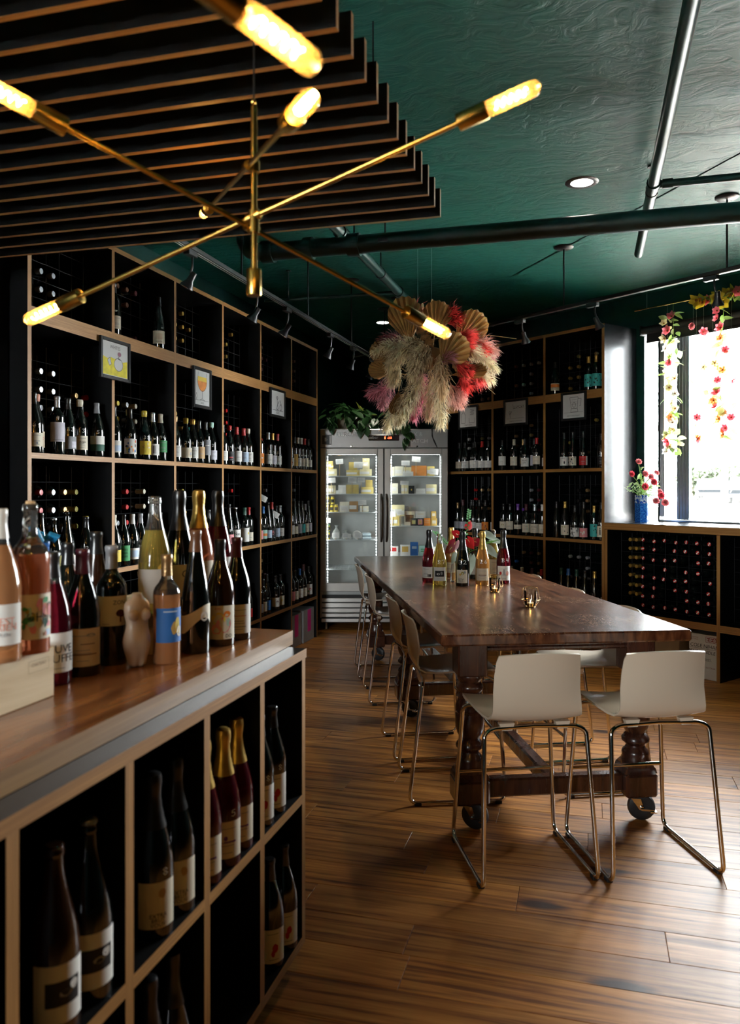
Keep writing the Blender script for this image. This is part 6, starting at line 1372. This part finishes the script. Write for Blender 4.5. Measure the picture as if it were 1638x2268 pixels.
# pots and trailing plants on the fridge
POT = M('cream_pot', (.55, .48, .36), .6); GRN = leafy('pothos_leaf', (.035, .10, .03), .35, .2); GRY = leafy('yellow_green_leaf', (.30, .34, .06), .4, .3)
pl_me = leaf_mesh('leaf', .105, .08, GRN, .25); pg_me = leaf_mesh('leaf', .14, .02, GRY, 0, .35)
random.seed(21)
def plant(label, x, y, sp, nl, me, trail, potr=.075, n2=0, z=2.0905):
    p_ = FM @ Vector((x, y, z)); t = thing('potted_plant', label, 'plant', p_, YAW, 'plants on the fridge')
    MB().lathe([(0, 0), (potr * .7, 0), (potr, .13), (potr * 1.06, .135), (potr * 1.06, .15), (potr * .9, .15), (potr * .88, .13), (0, .125)], POT, 20).build('pot', t)
    for k in range(nl):
        a = random.uniform(0, 2 * PI); r = random.uniform(.02, 1) * sp; hh = .15 + random.uniform(.0, .16) * (1 - r / sp * .8)
        piece('leaf', me, t, (math.cos(a) * r, math.sin(a) * r * .55 - .03, hh), (random.uniform(-.4, .4), random.uniform(-.2, .9), a), random.uniform(.75, 1.25))
    for tx_ in trail:
        P = [Vector((0, -.02, .14)), Vector((tx_[0] * .5, -.12, .16))] + [Vector((tx_[0] + random.uniform(-.01, .01), -.31 if y > .2 else -.16, .10 - tx_[1] * q / 3)) for q in range(4)]
        MB().tube(fillet(P, .05), .003, GRN, 5).build('vine', t)
        for c in P[1:]: [piece('leaf', me, t, c + Vector((random.uniform(-.03, .03), random.uniform(-.02, .0), 0)), (random.uniform(-.6, .6), random.uniform(.5, 1.4), random.uniform(-PI, 0)), random.uniform(.7, 1.1)) for _ in range(3)]
    for k in range(n2): piece('leaf', pg_me, t, (random.uniform(-.03, .03), 0, .16), (random.uniform(-.5, .5), random.uniform(-1.2, .1), random.uniform(0, 2 * PI)), random.uniform(.8, 1.5))
plant('trailing green pothos at the left of the fridge top', .22, .28, .26, 46, pl_me, ((-.1, .06), (.08, .05), (.24, .10)))
plant('cream potted plant in the middle of the fridge top', .45, .42, .16, 18, pl_me, ((.1, .12),), .085, 14)
plant('grassy green plant at the right of the fridge top', .84, .28, .20, 26, pl_me, ((-.05, .1), (.06, .22)), .07, 16)

# ================================================================== WINDOW DRESSING
SB = M('roller_blind_fabric', (.012, .013, .015), .6, bump=.1, bscale=400)
t = thing('roller_blind', 'black roller blind rolled up at the window head', 'blind', (0, 0, 0)); t.matrix_world = RM
MB().tube([(W0 + .02, WY - .045, 2.865), (W1, WY - .045, 2.865)], .034, SB, 18).build('roller', t); MB().box((W0 + .05, WY - .035, 2.775), (W1, WY - .032, 2.87), SB).build('fabric', t); MB().cbox((W0 + .05, WY - .042, 2.755), (W1, WY - .026, 2.778), SB, .004).build('bottom_bar', t)
for x in (W0 + .012, W1 + .01): MB().box((x - .006, WY - .085, 2.82), (x + .006, WY, 2.905), BLACKMET).build('bracket', t)
GY = .22
def gp(u, v, y=GY):
    d2 = RM.to_3x3() @ Vector((1, 0, 0)); p_ = online(u, v, rw(0, y), (d2.x, d2.y)); return RM.inverted() @ p_
ra, rb_ = gp(1405, 688), gp(1638, 642); zr = (ra.z + rb_.z) / 2
t = thing('gold_rod', 'thin gold rod hung above the window for the flowers', 'rod', (0, 0, 0)); t.matrix_world = RM
MB().tube([(ra.x, GY, zr), (3.0, GY, zr)], .006, GOLD, 8).build('rod', t)
for x in (ra.x + .12, 1.2, 2.0, 2.9): MB().tube([(x, GY, zr), (x, GY, CEIL - .0005)], .0012, WIRE, 5).build('hanging_thread', t)
GLF = leafy('garland_leaf', (.30, .48, .13), .5, .55); GLP = leafy('garland_pale_leaf', (.62, .66, .26), .5, .6); CRM = leafy('cream_petal', (.85, .72, .45), .6, .5); PKF = leafy('pink_petal', (.85, .25, .30), .6, .5); YLF = leafy('yellow_petal', (.80, .62, .05), .6, .4); WHF = leafy('white_petal', (.88, .85, .78), .6, .5); CEN = M('flower_centre', (.35, .16, .04), .7); ORF = leafy('orange_petal', (.85, .40, .15), .6, .5)
lm = [leaf_mesh('leaf', .080, .052, GLF), leaf_mesh('leaf', .075, .056, GLP), leaf_mesh('leaf', .09, .038, GLF)]
bl = {'c': blossom_mesh('blossom', .05, CRM, CEN), 'p': blossom_mesh('blossom', .055, PKF, CEN, 6), 'y': blossom_mesh('blossom', .075, YLF, CEN), 'w': blossom_mesh('blossom', .055, WHF, CEN), 'o': blossom_mesh('blossom', .05, ORF, CEN), 'd': blossom_mesh('blossom', .042, PKF, CEN, 12)}
random.seed(5)
def garland(label, path, nleaf, flowers, wig=.028, name='flower_garland'):
    P = [gp(*q) for q in path]; t = thing(name, label, 'garland', (0, 0, 0), 0, 'flower garlands at the window'); t.matrix_world = RM
    MB().tube([(P[0].x, GY, zr)] + P, .002, GLF, 5).build('stem', t)
    def at(s): k = min(int(s * (len(P) - 1)), len(P) - 2); return P[k].lerp(P[k + 1], s * (len(P) - 1) - k)
    for i in range(nleaf): piece('leaf', random.choice(lm), t, at((i + random.random()) / nleaf) + Vector((random.uniform(-wig, wig), random.uniform(-wig, wig), 0)), (random.uniform(-1, 1), random.uniform(-.6, 1.2), random.uniform(-PI, PI)), random.uniform(.7, 1.2))
    for i, k in enumerate(flowers): piece('blossom', bl[k], t, at((i + .5) / len(flowers)) + Vector((random.uniform(-wig, wig) * 1.3, -.02 + random.uniform(-wig, wig), random.uniform(-.01, .01))), (PI / 2 + random.uniform(-.6, .6), random.uniform(-.6, .6), random.uniform(-.7, .7)), random.uniform(.75, 1.1))
garland('dense green and cream flower garland hanging at the left of the window', [(1490, 690), (1492, 760), (1485, 830), (1496, 900), (1488, 960), (1496, 1005)], 74, 'pcpcwcpcccwccowccpcw', .04)
garland('pink and yellow flower garland hanging at the right of the window', [(1603, 665), (1600, 720), (1598, 800), (1594, 870), (1600, 920), (1598, 972)], 40, 'ypppopcoppoppopo', .035)
garland('yellow flower cluster on the rod above the window', [(1548, 672), (1575, 662), (1610, 652), (1640, 648)], 34, 'yoypyyoyyp', .05)
for k, (u, items) in enumerate(((1533, ((722, 'd'),)), (1540, ((774, 'l'), (845, 'l'), (925, 'p'), (935, 'l'), (970, 'o'), (972, 'p'))), (1556, ((735, 'p'), (812, 'c'), (866, 'l'))), (1576, ((848, 'l'), (930, 'l'), (890, 'o'))), (1618, ((842, 'p'), (900, 'l'), (912, 'l'), (925, 'p'))), (1476, ((1000, 'w'),)))):
    top = gp(u, 660); t = thing('blossom_string', f'thin thread of single blossoms before the window, {ORD[k]} of six', 'garland', (0, 0, 0), 0, 'blossom threads at the window'); t.matrix_world = RM
    end = gp(u, items[-1][0]); MB().tube([(end.x, GY + .01, zr), (end.x, GY + .01, end.z)], .0006, WIRE, 4).build('thread', t)
    for v, q in items: g_ = gp(u, v); piece('blossom' if q != 'l' else 'leaf', bl[q] if q != 'l' else lm[0], t, (end.x + random.uniform(-.004, .004), GY + .01, g_.z), (PI / 2 + random.uniform(-.5, .5), random.uniform(-.5, .5), random.uniform(-3, 3)), .9)
# blue vase of ranunculus
d2 = RM.to_3x3() @ Vector((1, 0, 0)); vp = online(1420, HORIZON, rw(0, .27), (d2.x, d2.y)); vp.z = 1.1805
def blue_china():
    m, nt, b = _new('blue_china'); L = nt.links.new; tc = N(nt, 'ShaderNodeTexCoord'); vo = N(nt, 'ShaderNodeTexVoronoi'); vo.inputs['Scale'].default_value = 95; L(tc.outputs['Object'], vo.inputs['Vector'])
    lo = ramp(nt, vo.outputs['Distance'], [(.2, (.005, .03, .22)), (.55, (.02, .14, .50)), (.9, (.05, .25, .62))])
    nz = N(nt, 'ShaderNodeTexNoise'); nz.inputs['Scale'].default_value = 60; nz.inputs['Detail'].default_value = 2; L(tc.outputs['Object'], nz.inputs['Vector']); hi = ramp(nt, nz.outputs['Fac'], [(.47, (.01, .07, .40)), (.52, (.55, .68, .80))])
    sx = N(nt, 'ShaderNodeSeparateXYZ'); L(tc.outputs['Object'], sx.inputs[0]); gt = N(nt, 'ShaderNodeMath', operation='GREATER_THAN'); gt.inputs[1].default_value = .165; L(sx.outputs['Z'], gt.inputs[0])
    mx = N(nt, 'ShaderNodeMix', data_type='RGBA'); L(gt.outputs[0], mx.inputs['Factor']); L(lo, mx.inputs['A']); L(hi, mx.inputs['B']); L(mx.outputs['Result'], b.inputs['Base Color']); b.inputs['Roughness'].default_value = .15; b.inputs['Coat Weight'].default_value = .5; MATS['blue_china'] = m; return m
t = thing('ranunculus_vase', 'hexagonal blue china vase of pink ranunculus on the window worktop', 'vase', vp, YAW)
hexp = [(.058 * math.cos(PI / 3 * k), .058 * math.sin(PI / 3 * k)) for k in range(6)]
m = MB(); BC = blue_china(); m.prism(hexp, 0, .235, BC); m.build('china_vase', t); m = MB(); m.prism([(x * .86, y * .86) for x, y in hexp], .2355, .2365, INK); m.build('painted_hollow', t)  # black sheet on the solid vase top stands in for its shaded hollow
RNP = leafy('ranunculus_pink', (.80, .10, .14), .5, .3); RNQ = leafy('ranunculus_light', (.85, .30, .32), .5, .3)
def ranun(mt):
    m = MB()
    for ringi, (n, r, el, L_) in enumerate(((9, .004, .15, .036), (8, .004, .6, .032), (7, .003, 1.0, .027), (5, .002, 1.3, .022))):
        for i in range(n): a = 2 * PI * (i + .5 * (ringi % 2)) / n; leaf(m, (r * math.cos(a), r * math.sin(a), .002 * ringi), (math.cos(a) * math.cos(el), math.sin(a) * math.cos(el), math.sin(el)), (-math.cos(a) * math.sin(el), -math.sin(a) * math.sin(el), math.cos(el)), L_, L_ * 1.0, mt, 0, .3, 4, -.35)
    m.ball((0, 0, .012), .006, GLF, 6, 4); return m.mesh('ranunculus_bloom')
rnm = [ranun(RNP), ranun(RNQ)]
vI = (Matrix.Translation(vp) @ Matrix.Rotation(YAW, 4, 'Z')).inverted(); VD = vp.xy.dot(FWD)
for u, v, dd, k in ((1413, 1024, 0, 1), (1397, 1050, .04, 0), (1427, 1050, 0, 1), (1440, 1056, .03, 1), (1452, 1048, -.02, 1), (1447, 1068, .05, 0), (1427, 1078, .07, 0), (1463, 1098, .05, 0), (1452, 1110, .06, 1), (1472, 1114, .03, 1), (1460, 1090, .0, 1)):
    c = vI @ ond(u, v, VD - dd); MB().tube([(0, 0, .22), Vector((c.x * .35, c.y * .35, .24 + max(0, c.z - .24) * .6)), c], .0022, GLF, 5).build('flower_stem', t)
    piece('bloom', rnm[k], t, c, (PI / 2 * random.uniform(.55, 1.0), random.uniform(-.3, .3) + (c.x * 4), random.uniform(-.4, .4)), random.uniform(.75, 1.0))
random.seed(9)
m2_ = leaf_mesh('leaf', .05, .02, leafy('ranunculus_leaf', (.30, .42, .18), .6, .4))
for u, v, dd in ((1383, 1080, 0), (1392, 1076, .04), (1400, 1068, .03), (1405, 1082, .06), (1415, 1075, .06), (1432, 1085, .06), (1440, 1078, .05), (1455, 1072, .03), (1462, 1064, 0), (1420, 1048, 0), (1418, 1035, 0), (1437, 1095, .07), (1410, 1090, .06)):
    c = vI @ ond(u, v, VD - dd); MB().tube([(0, 0, .22), (c.x * .5, c.y * .5, max(.24, c.z * .9)), c], .0014, GLF, 4).build('foliage_stem', t)
    for i in range(6): piece('leaf', m2_, t, Vector((0, 0, .235)).lerp(c, .45 + .11 * i), (random.uniform(-1, 1), random.uniform(-1, 1), random.uniform(-PI, PI)), random.uniform(.6, 1.1))
import math, numpy as np
f=1760.;cx=819.;cy=1080.;H=1.48;a=math.atan((1305-819)/f)
F=np.array([-math.sin(a),math.cos(a)]);R=np.array([math.cos(a),math.sin(a)])
def ray(u,v): 
    d=F+R*(u-cx)/f
    return np.array([d[0],d[1],(cy-v)/f])
def onz(u,v,z): 
    r=ray(u,v); t=(z-H)/r[2]; return np.array([0,0,H])+r*t
def onX(u,v,X):
    r=ray(u,v); t=X/r[0]; return np.array([0,0,H])+r*t
def onY(u,v,Y):
    r=ray(u,v); t=Y/r[1]; return np.array([0,0,H])+r*t
def onD(u,v,D): return np.array([0,0,H])+ray(u,v)*D
def online(u,v,P,d):  # vertical plane through P (xy) dir d
    r=ray(u,v); n=np.array([-d[1],d[0]]); t=(P[:2]@n)/(r[:2]@n); return np.array([0,0,H])+r*t
def proj(p):
    p=np.array(p,float); d=p[:2]@F; x=p[:2]@R; return (cx+f*x/d, cy-f*(p[2]-H)/d, d)
np.set_printoptions(precision=3,suppress=True)
